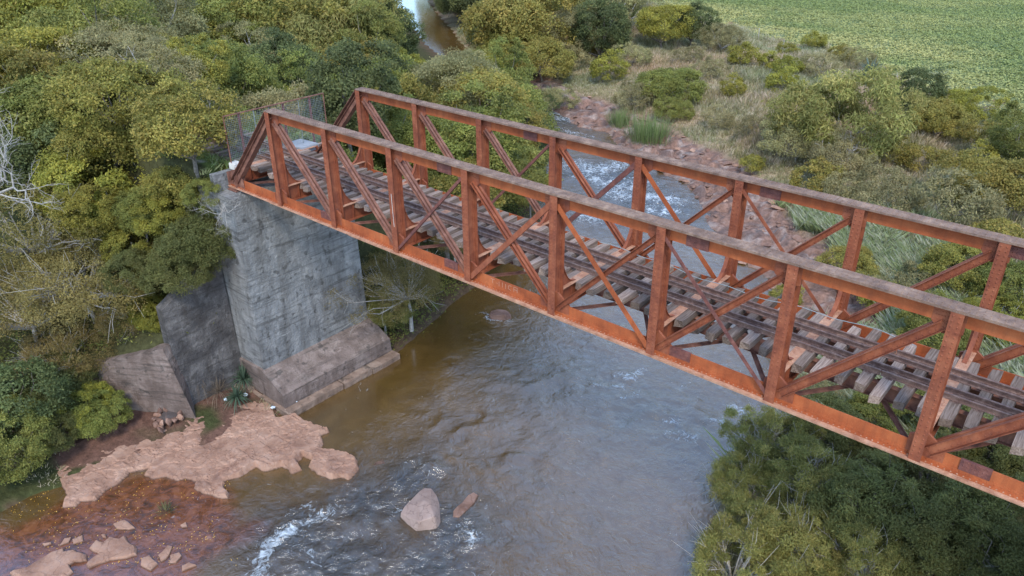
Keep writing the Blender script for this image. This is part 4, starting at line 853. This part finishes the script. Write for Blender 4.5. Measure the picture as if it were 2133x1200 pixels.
for a in [('olive', 395, 395, 99.1, 64, 'olive bush touching the near top corner of the abutment'), ('bright', 340, 445, 98.0, 62, 'bright bush between the big yellow-green tree and the abutment'), ('neardark', 438, 462, 97.9, 38, 'dark bush hugging the left side of the abutment near its top'), ('neargreen', 447, 402, 99.5, 40, 'green bush spilling over the near top corner of the abutment behind the bare twigs')]:
    pt(a[0], a[1], a[2], a[3], a[4], a[5], 'bush', GL, name='bush')
plant('olive', -.8, 15.5, -6.6, 3.2, 'tall olive tree on the river bank under the bridge, behind the drooping bush', 'tree', GL)
plant('green', -3.5, 21.5, -5.6, 3.6, 'tall green tree on the river bank behind the sleepers near the fourth post', 'tree', GL)
pt('bright', 318, 535, 95.6, 66, 'bright bush hanging over the joint of the two retaining walls', 'bush', GL, name='bush')
# --- right bank
for a in [
 ('lime', 1735, 255, -5.8, 98, 'big light green tree with pale trunk on the slope behind the bridge'),
 ('grey', 1660, 300, -6.6, 55, 'light green lower left part-tree of the big light green tree'),
 ('grey', 1735, 345, -8.2, 52, 'grey-green bush beneath the big light green tree'),
 ('dark', 1905, 215, -6.4, 46, 'dark green tree behind the right side of the big light green tree'),
 ('olive', 1955, 255, -6.6, 46, 'olive tree right of the big light green tree'),
 ('yellow', 2000, 225, -6.2, 42, 'small yellow-topped tree at the field edge right of the olive tree'),
 ('green', 1385, 185, -6.8, 54, 'rounded dark green tree standing alone above the rocky far bank'),
 ('shrubgrey', 1330, 205, -8, 34, 'olive bush at the left flank of the rounded lone tree'),
 ('green', 1405, 235, -8.8, 30, 'small green bush at the foot of the rounded lone tree'),
 ('yellow', 1380, 62, -5.5, 52, 'bright yellow-green tree at the top near the corner of the field'),
 ('dark', 1440, 62, -5.6, 44, 'dark blue-green tree touching the bright tree near the corner of the field'),
 ('grey', 1505, 85, -6.4, 34, 'small grey-green tree at the corner of the green field'),
 ('olive', 2085, 395, -7.2, 66, 'dark olive tree at the right edge behind the far truss'),
 ('shrubgrey', 2000, 430, -8.2, 60, 'grey-olive bush left of the dark olive tree at the right edge'),
 ('green', 2120, 310, -6.8, 52, 'green tree cut by the right edge below the field'),
 ('shrubgrey', 1860, 415, -8.6, 52, 'broad grey-green bush just above the far top chord'),
 ('shrubgrey', 1770, 405, -9.0, 42, 'grey-green bush above the far top chord under the big light green tree'),
 ('green', 2110, 600, -8.8, 62, 'leafy green bush at the right edge seen through the far truss'),
 ('bright', 2080, 690, -8.9, 58, 'yellow-green leafy bush behind the far truss at the right edge'),
 ('neargreen', 1950, 700, -9.4, 70, 'green bush behind the deck near the right edge'),
 ('olive', 1990, 560, -9.2, 60, 'olive bush seen through the far truss left of the leafy green bush'),
 ('olive', 1770, 560, -10.0, 48, 'olive bush in the grass seen through the truss'),
 ('olive', 1080, 60, -6.5, 78, 'wide olive tree on the far bank right of the upper river bend'),
 ('dark', 1030, 85, -7.2, 52, 'dark green tree at the water edge of the upper river bend'),
 ('grey', 990, 140, -8, 38, 'olive-grey bush leaning over the upper river bend'),
 ('dark', 1025, 25, -5.5, 56, 'dark green tree at the top edge right of the far water'),
 ('dark', 1185, 20, -5, 54, 'dark green tree at the top edge midway between river and field'),
 ('dark', 1110, 10, -4.8, 48, 'dark green tree at the top edge left of its dark neighbour'),
 ('olive', 1060, 125, -7.6, 64, 'olive tree between the river bend and the rocky slope'),
 ('grey', 1180, 75, -6.6, 60, 'grey-green tree on the rising ground below the top edge'),
 ('green', 1265, 20, -5.5, 46, 'green tree at the top edge next to the green field corner'),
 ('olive', 1130, 130, -8, 55, 'olive bush above the upper end of the rocky bank'),
 ('shrubyellow', 1260, 150, -8.6, 34, 'small yellowish bush on the straw slope left of the lone tree'),
 ('grey', 1240, 60, -6.6, 46, 'grey tree right of the grey-green tree below the top edge'),
 ('shrubgrey', 1150, 215, -11.0, 34, 'brushy grey-green bush at the brink of the rapids'),
 ('shrub', 1690, 385, -9.3, 45, 'low brown-green bush right of the gully in the rocky bank'),
]: pt(a[0], a[1], a[2], a[3], a[4], a[5], 'bush' if 'bush' in a[5] else 'tree', GR, name='bush' if 'bush' in a[5] else None)
# --- lower right thicket
for a in [
 ('willow', 1600, 925, -9.6, 72, 'narrow-leaved bush reaching over the water beside the lower chord'),
 ('willow', 1560, 1020, -9.3, 66, 'narrow-leaved bush whose tips hang out over the river, below the first'),
 ('willow', 1690, 1010, -9.0, 85, 'narrow-leaved bush in the middle of the lower right thicket'),
 ('willow', 1530, 1175, -8.0, 90, 'sunlit pale narrow-leaved bush at the bottom edge beside the river'),
 ('willow', 1660, 1150, -8.2, 88, 'narrow-leaved bush at the bottom edge right of the sunlit pale bush'),
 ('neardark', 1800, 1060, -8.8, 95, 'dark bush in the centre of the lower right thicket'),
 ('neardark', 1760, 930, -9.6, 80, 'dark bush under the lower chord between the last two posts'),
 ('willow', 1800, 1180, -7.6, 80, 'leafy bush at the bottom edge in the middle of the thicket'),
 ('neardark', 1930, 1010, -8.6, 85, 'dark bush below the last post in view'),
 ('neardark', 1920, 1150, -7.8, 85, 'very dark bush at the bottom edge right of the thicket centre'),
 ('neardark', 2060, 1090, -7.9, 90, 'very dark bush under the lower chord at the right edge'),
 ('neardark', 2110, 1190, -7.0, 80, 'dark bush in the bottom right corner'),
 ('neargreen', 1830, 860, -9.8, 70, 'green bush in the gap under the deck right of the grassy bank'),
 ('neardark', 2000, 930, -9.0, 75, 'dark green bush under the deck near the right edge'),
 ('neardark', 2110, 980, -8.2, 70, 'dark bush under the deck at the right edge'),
]: pt(a[0], a[1], a[2], a[3], a[4], a[5], 'bush', GB, name='bush')
# --- the rest of the two woods
ORD = ['first', 'second', 'third', 'fourth', 'fifth', 'sixth', 'seventh', 'eighth', 'ninth', 'tenth', 'eleventh', 'twelfth', 'thirteenth', 'fourteenth', 'fifteenth', 'sixteenth', 'seventeenth', 'eighteenth', 'nineteenth', 'twentieth']
rr = np.random.RandomState(21); fill = []
def try_fill(x, y, r, key, zc):
    P = np.array([x, y, zc]); q = pix(P)[0]; rq = r*1619/q[2]
    if q[1] < 110+rq*1.25 and abs(q[0]-(848+min(q[1], 90)*.8)) < 42+rq*1.3: return
    if q[2] < 5 or not (-50 < q[0] < 2180 and -70 < q[1] < 1240): return
    for (a, b2, c_) in TREES:
        if math.hypot(a-x, b2-y) < (c_+r)*.60: return
    for f in fill:
        if math.hypot(f[0]-x, f[1]-y) < (f[2]+r)*.78: return
    fill.append((x, y, r, key, zc, q[0], q[1]))
for k in range(6000):
    x, y = rr.uniform(-175, 2), rr.uniform(-20, 150); X1, Y1 = np.array([x]), np.array([y])
    h, d, lf, ins_, rk = terrain(X1, Y1)
    if not lf[0] or ins_[0] or inside(X1, Y1, YARD)[0]: continue
    if x > -9 and -9.5 < y < 9: continue
    r = rr.uniform(2.2, 3.6) if x > -35 else rr.uniform(3.4, 5.4)
    if d[0] < r*.55: continue
    dt = abs(y-2.85)
    if x < 1 and dt < (r*.85+2.1 if x > -9 else r*.5+1.): continue
    key = rr.choice(['olive', 'olive', 'green', 'green', 'yellow', 'dark', 'grey'])
    try_fill(x, y, r, key, h[0]+r*.75+rr.uniform(.2, 2.2) if dt > 9 else h[0]+r*.5)
nl = len(fill)
RIVER_WOOD = [(-180, 185), (-108, 119), (-66, 86), (-45, 71), (-33, 64), (-27, 76), (-45, 105), (-70, 140), (-130, 200)]
for k in range(2500):
    x, y = rr.uniform(-180, -20), rr.uniform(60, 200); X1, Y1 = np.array([x]), np.array([y])
    if not inside(X1, Y1, RIVER_WOOD)[0]: continue
    r = rr.uniform(3.2, 5.2); h, d, lf, ins_, rk = terrain(X1, Y1)
    if d[0] < r*.5: continue
    try_fill(x, y, r, rr.choice(['olive', 'green', 'dark', 'grey', 'dark']), h[0]+r*.8+rr.uniform(0, 1))
def ordn(n):
    return ORD[n] if n < 20 else 'twenty-'+ORD[n-20] if n < 29 else 'thirtieth' if n == 29 else 'thirty-'+ORD[n-30] if n < 39 else 'fortieth' if n == 39 else 'forty-'+ORD[min(n-40, 8)]
KN = {'olive': 'olive tree', 'green': 'mid green tree', 'yellow': 'yellow-green tree', 'dark': 'dark green tree', 'grey': 'grey-green tree'}
def rows(lst, zone):
    zs = {}
    for f in lst:
        band = 'at the top of' if f[6] < 45 else 'high in' if f[6] < 160 else 'midway in' if f[6] < 420 else 'low in'
        zs.setdefault((f[3], band), []).append(f)
    for (key, band), fs_ in zs.items():
        fs_.sort(key=lambda f: f[5])
        for n_, f in enumerate(fs_):
            lab = '%s %s from the left, %s the %s' % (ordn(n_), KN[key], band, zone)
            plant(f[3], f[0], f[1], f[4], f[2]*1.22, lab, 'tree', 'woodland on the '+('left bank' if 'left' in zone else 'far right bank'), vs=rr.uniform(.9, 1.25))
rows(fill[:nl], 'left wood'); rows(fill[nl:], 'riverside wood')
# --- shrubs scattered on the grassy slope
for a in [
 ('shrubyellow', 1540, 122, -7.4, 27, 'round yellowish shrub, left one of the two near the top of the slope'), ('shrubyellow', 1602, 133, -7.4, 20, 'small round yellowish shrub between two larger ones on the slope'),
 ('shrubyellow', 1645, 146, -7.6, 24, 'round yellowish shrub on the slope left of the palm'), ('shrubyellow', 1625, 180, -8, 30, 'pale yellow-green shrub above the big light green tree on its left'),
 ('shrub', 1641, 106, -7, 17, 'small upright green shrub near the field edge'), ('shrubyellow', 1702, 92, -7, 20, 'pale yellow shrub at the edge of the field'), ('shrub', 1752, 118, -7, 22, 'dark little shrub left of the palm near the field'),
 ('shrubgrey', 1790, 128, -7, 26, 'grey shrub just left of the palm'), ('shrubyellow', 1525, 190, -8.4, 24, 'lime-coloured ragged shrub in the middle of the slope'), ('shrubgrey', 1480, 150, -8, 26, 'grey-green shrub right of the rounded lone tree'),
 ('shrubgrey', 1700, 140, -7.4, 30, 'wide grey-olive shrub between the yellow shrubs and the palm'), ('shrubyellow', 1925, 262, -7.6, 28, 'golden shrub in front of the olive tree right of the big light green tree'), ('shrub', 2060, 290, -7.6, 34, 'green shrub below the bare soil patch at the field edge'),
 ('shrubgrey', 1560, 270, -9, 32, 'brown-green shrub left of the gully'), ('shrubgrey', 1500, 250, -9, 28, 'greyish shrub in the straw between the lone tree and the gully'), ('shrub', 1560, 345, -9.6, 24, 'low green shrub beside the rock gully'),
 ('shrubgrey', 1440, 120, -8, 24, 'grey shrub above the lone tree on its right'), ('shrub', 1215, 100, -8, 28, 'olive shrub on the upper slope near the wood'), ('shrubgrey', 1270, 95, -8, 30, 'pale grey shrub on the upper slope near the wood'),
 ('shrubgrey', 1190, 120, -8.8, 30, 'grey-green shrub above the upper rocks'), ('shrubgrey', 1320, 120, -8, 28, 'grey shrub between the wood and the bright tree'), ('shrub', 1850, 320, -8.4, 36, 'olive shrub right of the big light green tree trunk'),
 ('shrub', 1930, 340, -8.4, 36, 'olive shrub in the tall grass right of the big light green tree'), ('shrubyellow', 2040, 350, -8, 34, 'yellowish shrub left of the dark olive tree at the right edge'), ('shrub', 1640, 620, -10.6, 30, 'dark shrub in the grass behind the sleepers'),
 ('shrubyellow', 1840, 640, -10, 40, 'yellow-green shrub seen through the truss beside the seventh far post'), ('shrubgrey', 1900, 610, -9.8, 44, 'grey shrub seen through the truss right of the seventh far post'), ('shrub', 1740, 720, -10.6, 40, 'green shrub behind the rails between two near posts'),
 ('shrubgrey', 1690, 830, -10.8, 40, 'grey-green shrub below the deck at the water edge'), ('shrub', 2060, 500, -8.8, 44, 'green shrub under the far top chord near the right edge'),
]: pt(a[0], a[1], a[2], a[3], a[4], a[5], 'shrub', GS, name='shrub')
# palm, dead tree, bare twigs
def blades(cx, n, ln, wd, spread, pal, rr, base=.05, seg=4, droop=.6):
    V = []; F = []; Cc = []; P = np.array(PAL[pal])
    for i in range(n):
        a = rr.uniform(0, 6.28); e = rr.uniform(.25, 1.45) if spread is None else rr.uniform(*spread); d = np.array([math.cos(a)*math.cos(e), math.sin(a)*math.cos(e), math.sin(e)]); s_ = np.array([-math.sin(a), math.cos(a), 0]); l_ = ln*rr.uniform(.6, 1.1); b0 = len(V); p_ = np.array(cx)+np.array([math.cos(a), math.sin(a), 0])*rr.uniform(0, base)
        for k in range(seg+1):
            t = k/seg; q = p_+d*l_*t+np.array([0, 0, -droop*l_*t*t*math.cos(e)]); w_ = wd*(1-t)**.7*(.6+.4*min(1, t*6)); V += [q-s_*w_/2, q+s_*w_/2]
        for k in range(seg): F.append([b0+2*k, b0+2*k+1, b0+2*k+3, b0+2*k+2])
        Cc += [P[rr.randint(len(P))]*rr.uniform(.8, 1.2)]*(2*seg+2)
    return V, F, Cc
PAL['agave'] = [(.09, .14, .09), (.12, .17, .11), (.07, .11, .07)]; PAL['palm'] = [(.16, .20, .15), (.20, .24, .18), (.12, .16, .11)]; PAL['reed'] = [(.17, .24, .08), (.22, .28, .10), (.25, .27, .13)]; PAL['straw'] = [(.34, .29, .19), (.28, .25, .13), (.40, .34, .24), (.20, .21, .08)]
PAL['pampas'] = [(.42, .44, .28), (.34, .38, .20), (.50, .50, .36), (.27, .32, .14)]; PAL['slope'] = [(.42, .35, .20), (.54, .44, .29), (.35, .31, .16), (.58, .48, .35), (.28, .27, .13)]; PAL['crop'] = [(.108, .160, .062), (.125, .178, .072), (.145, .195, .085)]; PAL['dry'] = [(.22, .17, .12), (.28, .22, .17), (.16, .12, .085)]
def bladeplant(name, px, py, z, n, ln, wd, pal, label, cat, seed, spread=None, droop=.6, base=.08):
    rr_ = np.random.RandomState(seed); V, F, Cc = blades((0, 0, 0), n, ln, wd, spread, pal, rr_, base, 5, droop); o = link(name, mesh_np(name, np.array(V), F, M['grass'], cols=np.array(Cc)), None, at(px, py, z)); return tag(o, label, cat)
bladeplant('spiky_plant', 508, 790, -11.1, 130, 1.25, .07, 'agave', 'blue-green spiky plant drooping at the foot of the abutment corner', 'plant', 1, droop=.9)
bladeplant('spiky_plant', 493, 828, -11.3, 130, 1.05, .07, 'agave', 'lower blue-green spiky plant beside the plastic scraps', 'plant', 2, droop=.9)
bladeplant('dry_grass_clump', 455, 815, -11.2, 160, 1.3, .02, 'dry', 'dry brown grass clump hanging beside the lower spiky plant', 'plant', 3, droop=1.2, base=.4)
bladeplant('dry_grass_clump', 415, 790, -10.6, 140, 1.4, .02, 'dry', 'dry brown grass clump draped over the joint of the two retaining walls', 'plant', 4, droop=1.3, base=.4)
bladeplant('fan_palm', 1812, 152, -6.6, 150, 2.3, .22, 'palm', 'small bluish fan palm at the edge of the green field', 'palm', 5, spread=(-.2, 1.3), droop=.5, base=.2)
bladeplant('leafy_sprig', 345, 1065, -11.9, 70, .5, .03, 'feather', 'small leafy sprig sticking out of the shallow water', 'plant', 6, droop=.2, base=.3)
for i, (px, py, s_, lb) in enumerate([(1290, 262, 1., 'bright green reed clump on the far bank, left of the larger one'), (1335, 292, 1.5, 'wide bright green reed clump on the far bank behind the far top chord'), (1365, 295, 1.4, 'bright green reed clump joined to the right of the wide one'), (1150, 222, 1.2, 'green reed clump at the brink of the rapids'), (1075, 160, 1.1, 'dark green reed clump above the rapids by the olive tree')]):
    bladeplant('reed_clump', px, py, -11.4, 420, 2.2*s_, .05, 'reed', lb, 'reeds', 20+i, spread=(.9, 1.5), droop=.3, base=1.3*s_)
def bare(name, P, base_dir, ln, seed, label, depth=5, r0=.07):
    rr_ = np.random.RandomState(seed); mb = MB()
    def grow(p_, d, l_, r, k):
        d = d/np.linalg.norm(d); m1_ = p_+d*l_*.5+rr_.normal(0, .07*l_, 3); e = p_+d*l_+rr_.normal(0, .1*l_, 3); mb.tube([p_, m1_, e], [r, r*.8, r*.62], 4)
        if k == 0: return
        for j in range(rr_.randint(2, 4)): grow(e if j else m1_, d+rr_.normal(0, .62, 3)+np.array([0, 0, .12]), l_*rr_.uniform(.55, .85), r*.58, k-1)
    for bd in base_dir: grow(np.zeros(3), np.array(bd, float), ln, r0, depth)
    return tag(mb.build(name, M['pale'], None, loc=P), label, 'dead tree')
bare('bare_tree', at(-25, 405, 1.6), [(.5, .1, .9), (.9, .5, .4), (.7, .3, .7)], 1.5, 4, 'leafless pale dead tree at the left edge in front of the dark shade', 5, .07)
bare('bare_tree', at(-20, 275, 2.6), [(.2, -.5, .9), (-.3, -.6, .8)], 1.1, 14, 'leafless pale dead branches at the left edge above the dead tree', 4, .04)
bare('bare_tree', at(466, 425, -.3), [(.9, -.3, -.1), (.8, -.8, -.4), (.5, -.3, -.8)], .9, 9, 'tangle of bare reddish twigs hanging at the near top corner of the abutment', 5, .025)
bare('bare_tree', at(1745, 350, -9.), [(.2, -.2, 1.), (-.5, -.2, .8), (.5, .0, .7)], 1.6, 11, 'bare pale forked trunk under the big light green tree', 3, .13)
bare('bare_tree', at(330, 250, 1.4), [(-.2, -.3, .9)], 1., 12, 'bare grey twigs standing out of the grey-olive tree', 4, .035)
bare('bare_tree', at(445, 250, .4), [(-.3, -.3, .9), (.3, -.2, .8)], .9, 13, 'bare grey twigs beside the top left corner of the mesh fence', 5, .03)
# grass of the right bank (cannot be counted)
def scatter(n, fn, rr_):
    out = []
    while sum(map(len, out)) < n: out.append(fn(rr_))
    return np.concatenate(out)[:n]
def tuftmesh(name, P, hgt, pal, nb, seed, wd=.05, mt='grass', lean=.5, tint=None):
    rr_ = np.random.RandomState(seed); n = len(P)*nb; B = np.repeat(P, nb, 0)+np.c_[rr_.normal(0, .16, (n, 2)), np.zeros(n)]; a = rr_.uniform(0, 6.28, n); hh = (np.repeat(hgt, nb) if hasattr(hgt, '__len__') else hgt)*rr_.uniform(.5, 1.2, n)
    d = np.c_[np.cos(a)*lean*rr_.uniform(.1, 1, n), np.sin(a)*lean*rr_.uniform(.1, 1, n), np.ones(n)]*hh[:, None]; s_ = np.c_[-np.sin(a), np.cos(a), np.zeros(n)]*wd*.5
    V = np.stack([B-s_, B+s_, B+d*.6+s_*.8, B+d*np.array([1.35, 1.35, 1.])], 1).reshape(-1, 3); F = np.arange(n*4).reshape(n, 4)
    pl = np.array(PAL[pal]); c_ = pl[np.repeat(rr_.randint(0, len(pl), len(P)), nb)]*rr_.uniform(.75, 1.25, (n, 1))
    if tint is not None: c_ = c_*np.repeat(tint, nb, 0)
    return mesh_np(name, V, F, M[mt], cols=np.repeat(c_, 4, 0))
def f1(rr_):
    x, y = rr_.uniform(-70, 48, 9000), rr_.uniform(-6, 125, 9000); h, d, lf, ins_, rk = terrain(x, y); f_ = sdf(x, y, FE); nn = fbm(x*.35, y*.35, 5, 21)
    dist = np.linalg.norm(np.c_[x, y, h]-CAM, axis=1); q = pix(np.c_[x, y, h])
    ok = (~lf) & (~ins_) & (f_+nn*5 < .5) & (rk < .3+.3*nn) & (d > .7) & (q[:, 0] > -50) & (q[:, 0] < 2500) & (q[:, 1] > -60) & (q[:, 1] < 1500) & (rr_.rand(9000) < .25+.75*sm(-.25, .1, fbm(x*.5, y*.5, 3, 77)))
    return np.c_[x, y, h-.05][ok]
P = scatter(66000, f1, np.random.RandomState(5)); tn = fbm(P[:, 0]*.12, P[:, 1]*.12, 4, 33)[:, None]
tag(link('slope_grass', tuftmesh('slope_grass', P, .35+.9*sm(-.2, .25, fbm(P[:, 0]*.2, P[:, 1]*.2, 4, 88)), 'slope', 7, 6, .055, tint=1+tn*np.array([.9, .3, .5]))), 'straw and green tall grass covering the slope behind the bridge', 'grass', None, 'stuff')
def f2(rr_):
    x, y = rr_.uniform(8, 34, 4000), rr_.uniform(8, 42, 4000); h, d, lf, ins_, rk = terrain(x, y); ok = (~lf) & (~ins_) & (d > .4) & (d < 13) & (rk < .5) & (rr_.rand(4000) < sm(-.15, .1, fbm(x*.3, y*.3, 3, 101))); return np.c_[x, y, h-.05][ok]
P = scatter(2600, f2, np.random.RandomState(8)); tag(link('pampas_grass', tuftmesh('pampas_grass', P, 1.25, 'pampas', 34, 9, .022, lean=.9)), 'pale arching tussock grass on the bank seen through the far truss', 'grass', None, 'stuff')
def f3(rr_):
    u = rr_.uniform(0, 1, 20000)**1.5; x, y = rr_.uniform(-110, 130, 20000), 50+u*230; rowd = (x*.6+y*.8); x = x+.0*rowd
    v_r = np.round((y*.94-x*.34)/1.5)*1.5+rr_.normal(0, .16, 20000); y = (v_r+x*.34)/.94
    h, d, lf, ins_, rk = terrain(x, y); f_ = sdf(x, y, FE); q = pix(np.c_[x, y, h]); nn = fbm(x*.35, y*.35, 5, 21); nc = fbm(x*.06, y*.06, 4, 41)
    tan_ = sm(13, 3, f_+nc*22)*sm(-.12, .1, nn+nc); ok = (f_+nn*5 > 0) & (q[:, 0] > -40) & (q[:, 0] < 2650) & (q[:, 1] > -40) & (q[:, 2] > 0) & (rr_.rand(20000) > tan_*.7); return np.c_[x, y, h][ok]
P = scatter(66000, f3, np.random.RandomState(9)); rr_ = np.random.RandomState(10); n = len(P)*5; B = np.repeat(P, 5, 0)+np.c_[rr_.normal(0, .28, (n, 2)), rr_.uniform(.1, .5, n)]
nc = fbm(P[:, 0]*.06, P[:, 1]*.06, 4, 41); V, F, c_ = leaves(n, B, np.tile([0, 0, 1.], (n, 1)), .32, .2, 'crop', rr_, 0, None, .3); fsd = sdf(P[:, 0], P[:, 1], FE)
pale = np.clip(sm(16, 4, fsd+nc*24)*sm(-.25, .1, nc+.1)+.5*sm(.05, .2, fbm(P[:, 0]*.03, P[:, 1]*.05, 3, 44)), 0, 1)[:, None]; c_ = c_*(1+np.repeat(np.repeat(pale, 5, 0), 4, 0)*np.array([.75, .42, .6]))
tag(link('soybean_crop', mesh_np('soybean_crop', V, F, M['grass'], cols=c_)), 'leafy green crop planted in rows across the field at the upper right', 'crop', None, 'stuff')
# forest undergrowth and bank plants on the left, weeds on the track
def f4(rr_):
    x, y = rr_.uniform(-30, 6, 6000), rr_.uniform(-16, 34, 6000); h, d, lf, ins_, rk = terrain(x, y); ok = lf & (~ins_) & (d > .3) & (~inside(x, y, YARD)) & (~((x > -3.2) & (x < 4) & (y > -1) & (y < 6.8))) & (~((np.abs(y-2.85) < 1.9) & (x < 0))) & (np.abs(dist_line(x, y, [(-7, -8.2), (-.9, -4.4)])) > .5); return np.c_[x, y, h+.1][ok]
P = scatter(9000, f4, np.random.RandomState(15)); rr_ = np.random.RandomState(16); n = len(P)*12; B = np.repeat(P, 12, 0)+np.c_[rr_.normal(0, .3, (n, 2)), rr_.uniform(.0, .6, n)]; V, F, c_ = leaves(n, B, np.tile([0, 0, 1.], (n, 1)), .2, .09, 'green', rr_, 0, None, .9)
tag(link('undergrowth', mesh_np('undergrowth', V, F, M['leaf'], cols=c_)), 'low leafy undergrowth on the left bank around the abutment', 'undergrowth', None, 'stuff')
def f5(rr_):
    x, y = rr_.uniform(-45, -.9, 3000), rr_.uniform(-.8, 6.6, 3000); ok = rr_.rand(3000) < sm(-.12, .12, fbm(x*.5, y*.8, 3, 111)); return np.c_[x, y, np.full(3000, .62)][ok]
P = scatter(2500, f5, np.random.RandomState(17)); tag(link('track_weeds', tuftmesh('track_weeds', P, .3, 'reed', 7, 18, .05, lean=1.1)), 'green weeds growing over the track behind the mesh fence', 'grass', None, 'stuff')
def f6(rr_):
    x, y = rr_.uniform(-7, 4, 3000), rr_.uniform(-12, -1, 3000); ok = inside(x, y, YARD) & (sdf(x, y, SH) < .3) & (rr_.rand(3000) < .2+.8*sm(-.05, .15, fbm(x*.6, y*.6, 3, 121))); return np.c_[x, y, np.full(3000, -11.45)][ok]
P = scatter(500, f6, np.random.RandomState(19)); P[:, 2] = terrain(P[:, 0], P[:, 1])[0]; tag(link('yard_weeds', tuftmesh('yard_weeds', P, .16, 'slope', 7, 20, .03, lean=1.3)), 'sparse low weeds on the red soil below the retaining walls', 'grass', None, 'stuff')
# yellow fallen leaves on the wet rocks
rr_ = np.random.RandomState(30); L3 = []
while len(L3) < 420:
    a = at(*(rr_.uniform(20, 500), rr_.uniform(930, 1180)), WZ); x, y = np.array([a[0]]), np.array([a[1]])
    if fbm(x*1.3, y*1.3, 3, 131)[0] > .02 and sdf(x, y, SH)[0] < .2: L3.append((a[0], a[1], WZ+.035))
PAL['fallen'] = [(.42, .30, .05), (.35, .22, .04), (.45, .38, .12)]
V, F, c_ = leaves(420, np.array(L3), np.tile([0, 0, 1.], (420, 1)), .06, .035, 'fallen', rr_, 0, None, .1); tag(link('fallen_leaves', mesh_np('fallen_leaves', V, F, M['grass'], cols=c_)), 'yellow fallen leaves scattered over the red shallow water', 'leaves', None, 'stuff')
# thin white posts at the edge of the field
for px, py, lb in ((1580, 72, 'pale fence post at the field edge, left of the two other posts'), (1632, 92, 'pale fence post at the field edge, middle one of three'), (1868, 162, 'pale fence post at the field edge, right of the palm')):
    a = at(px, py, -7.4); g = ground_z(a[0], a[1]); mb = MB(); mb.tube([(0, 0, -.2), (.02, 0, .8), (0, .02, 1.5)], [.07, .065, .06], 7).tube([(0, 0, 1.5), (0, .0, 1.56)], [.06, .03], 7); tag(mb.build('fence_post', M['pale'], None, loc=(a[0], a[1], g)), lb, 'post')
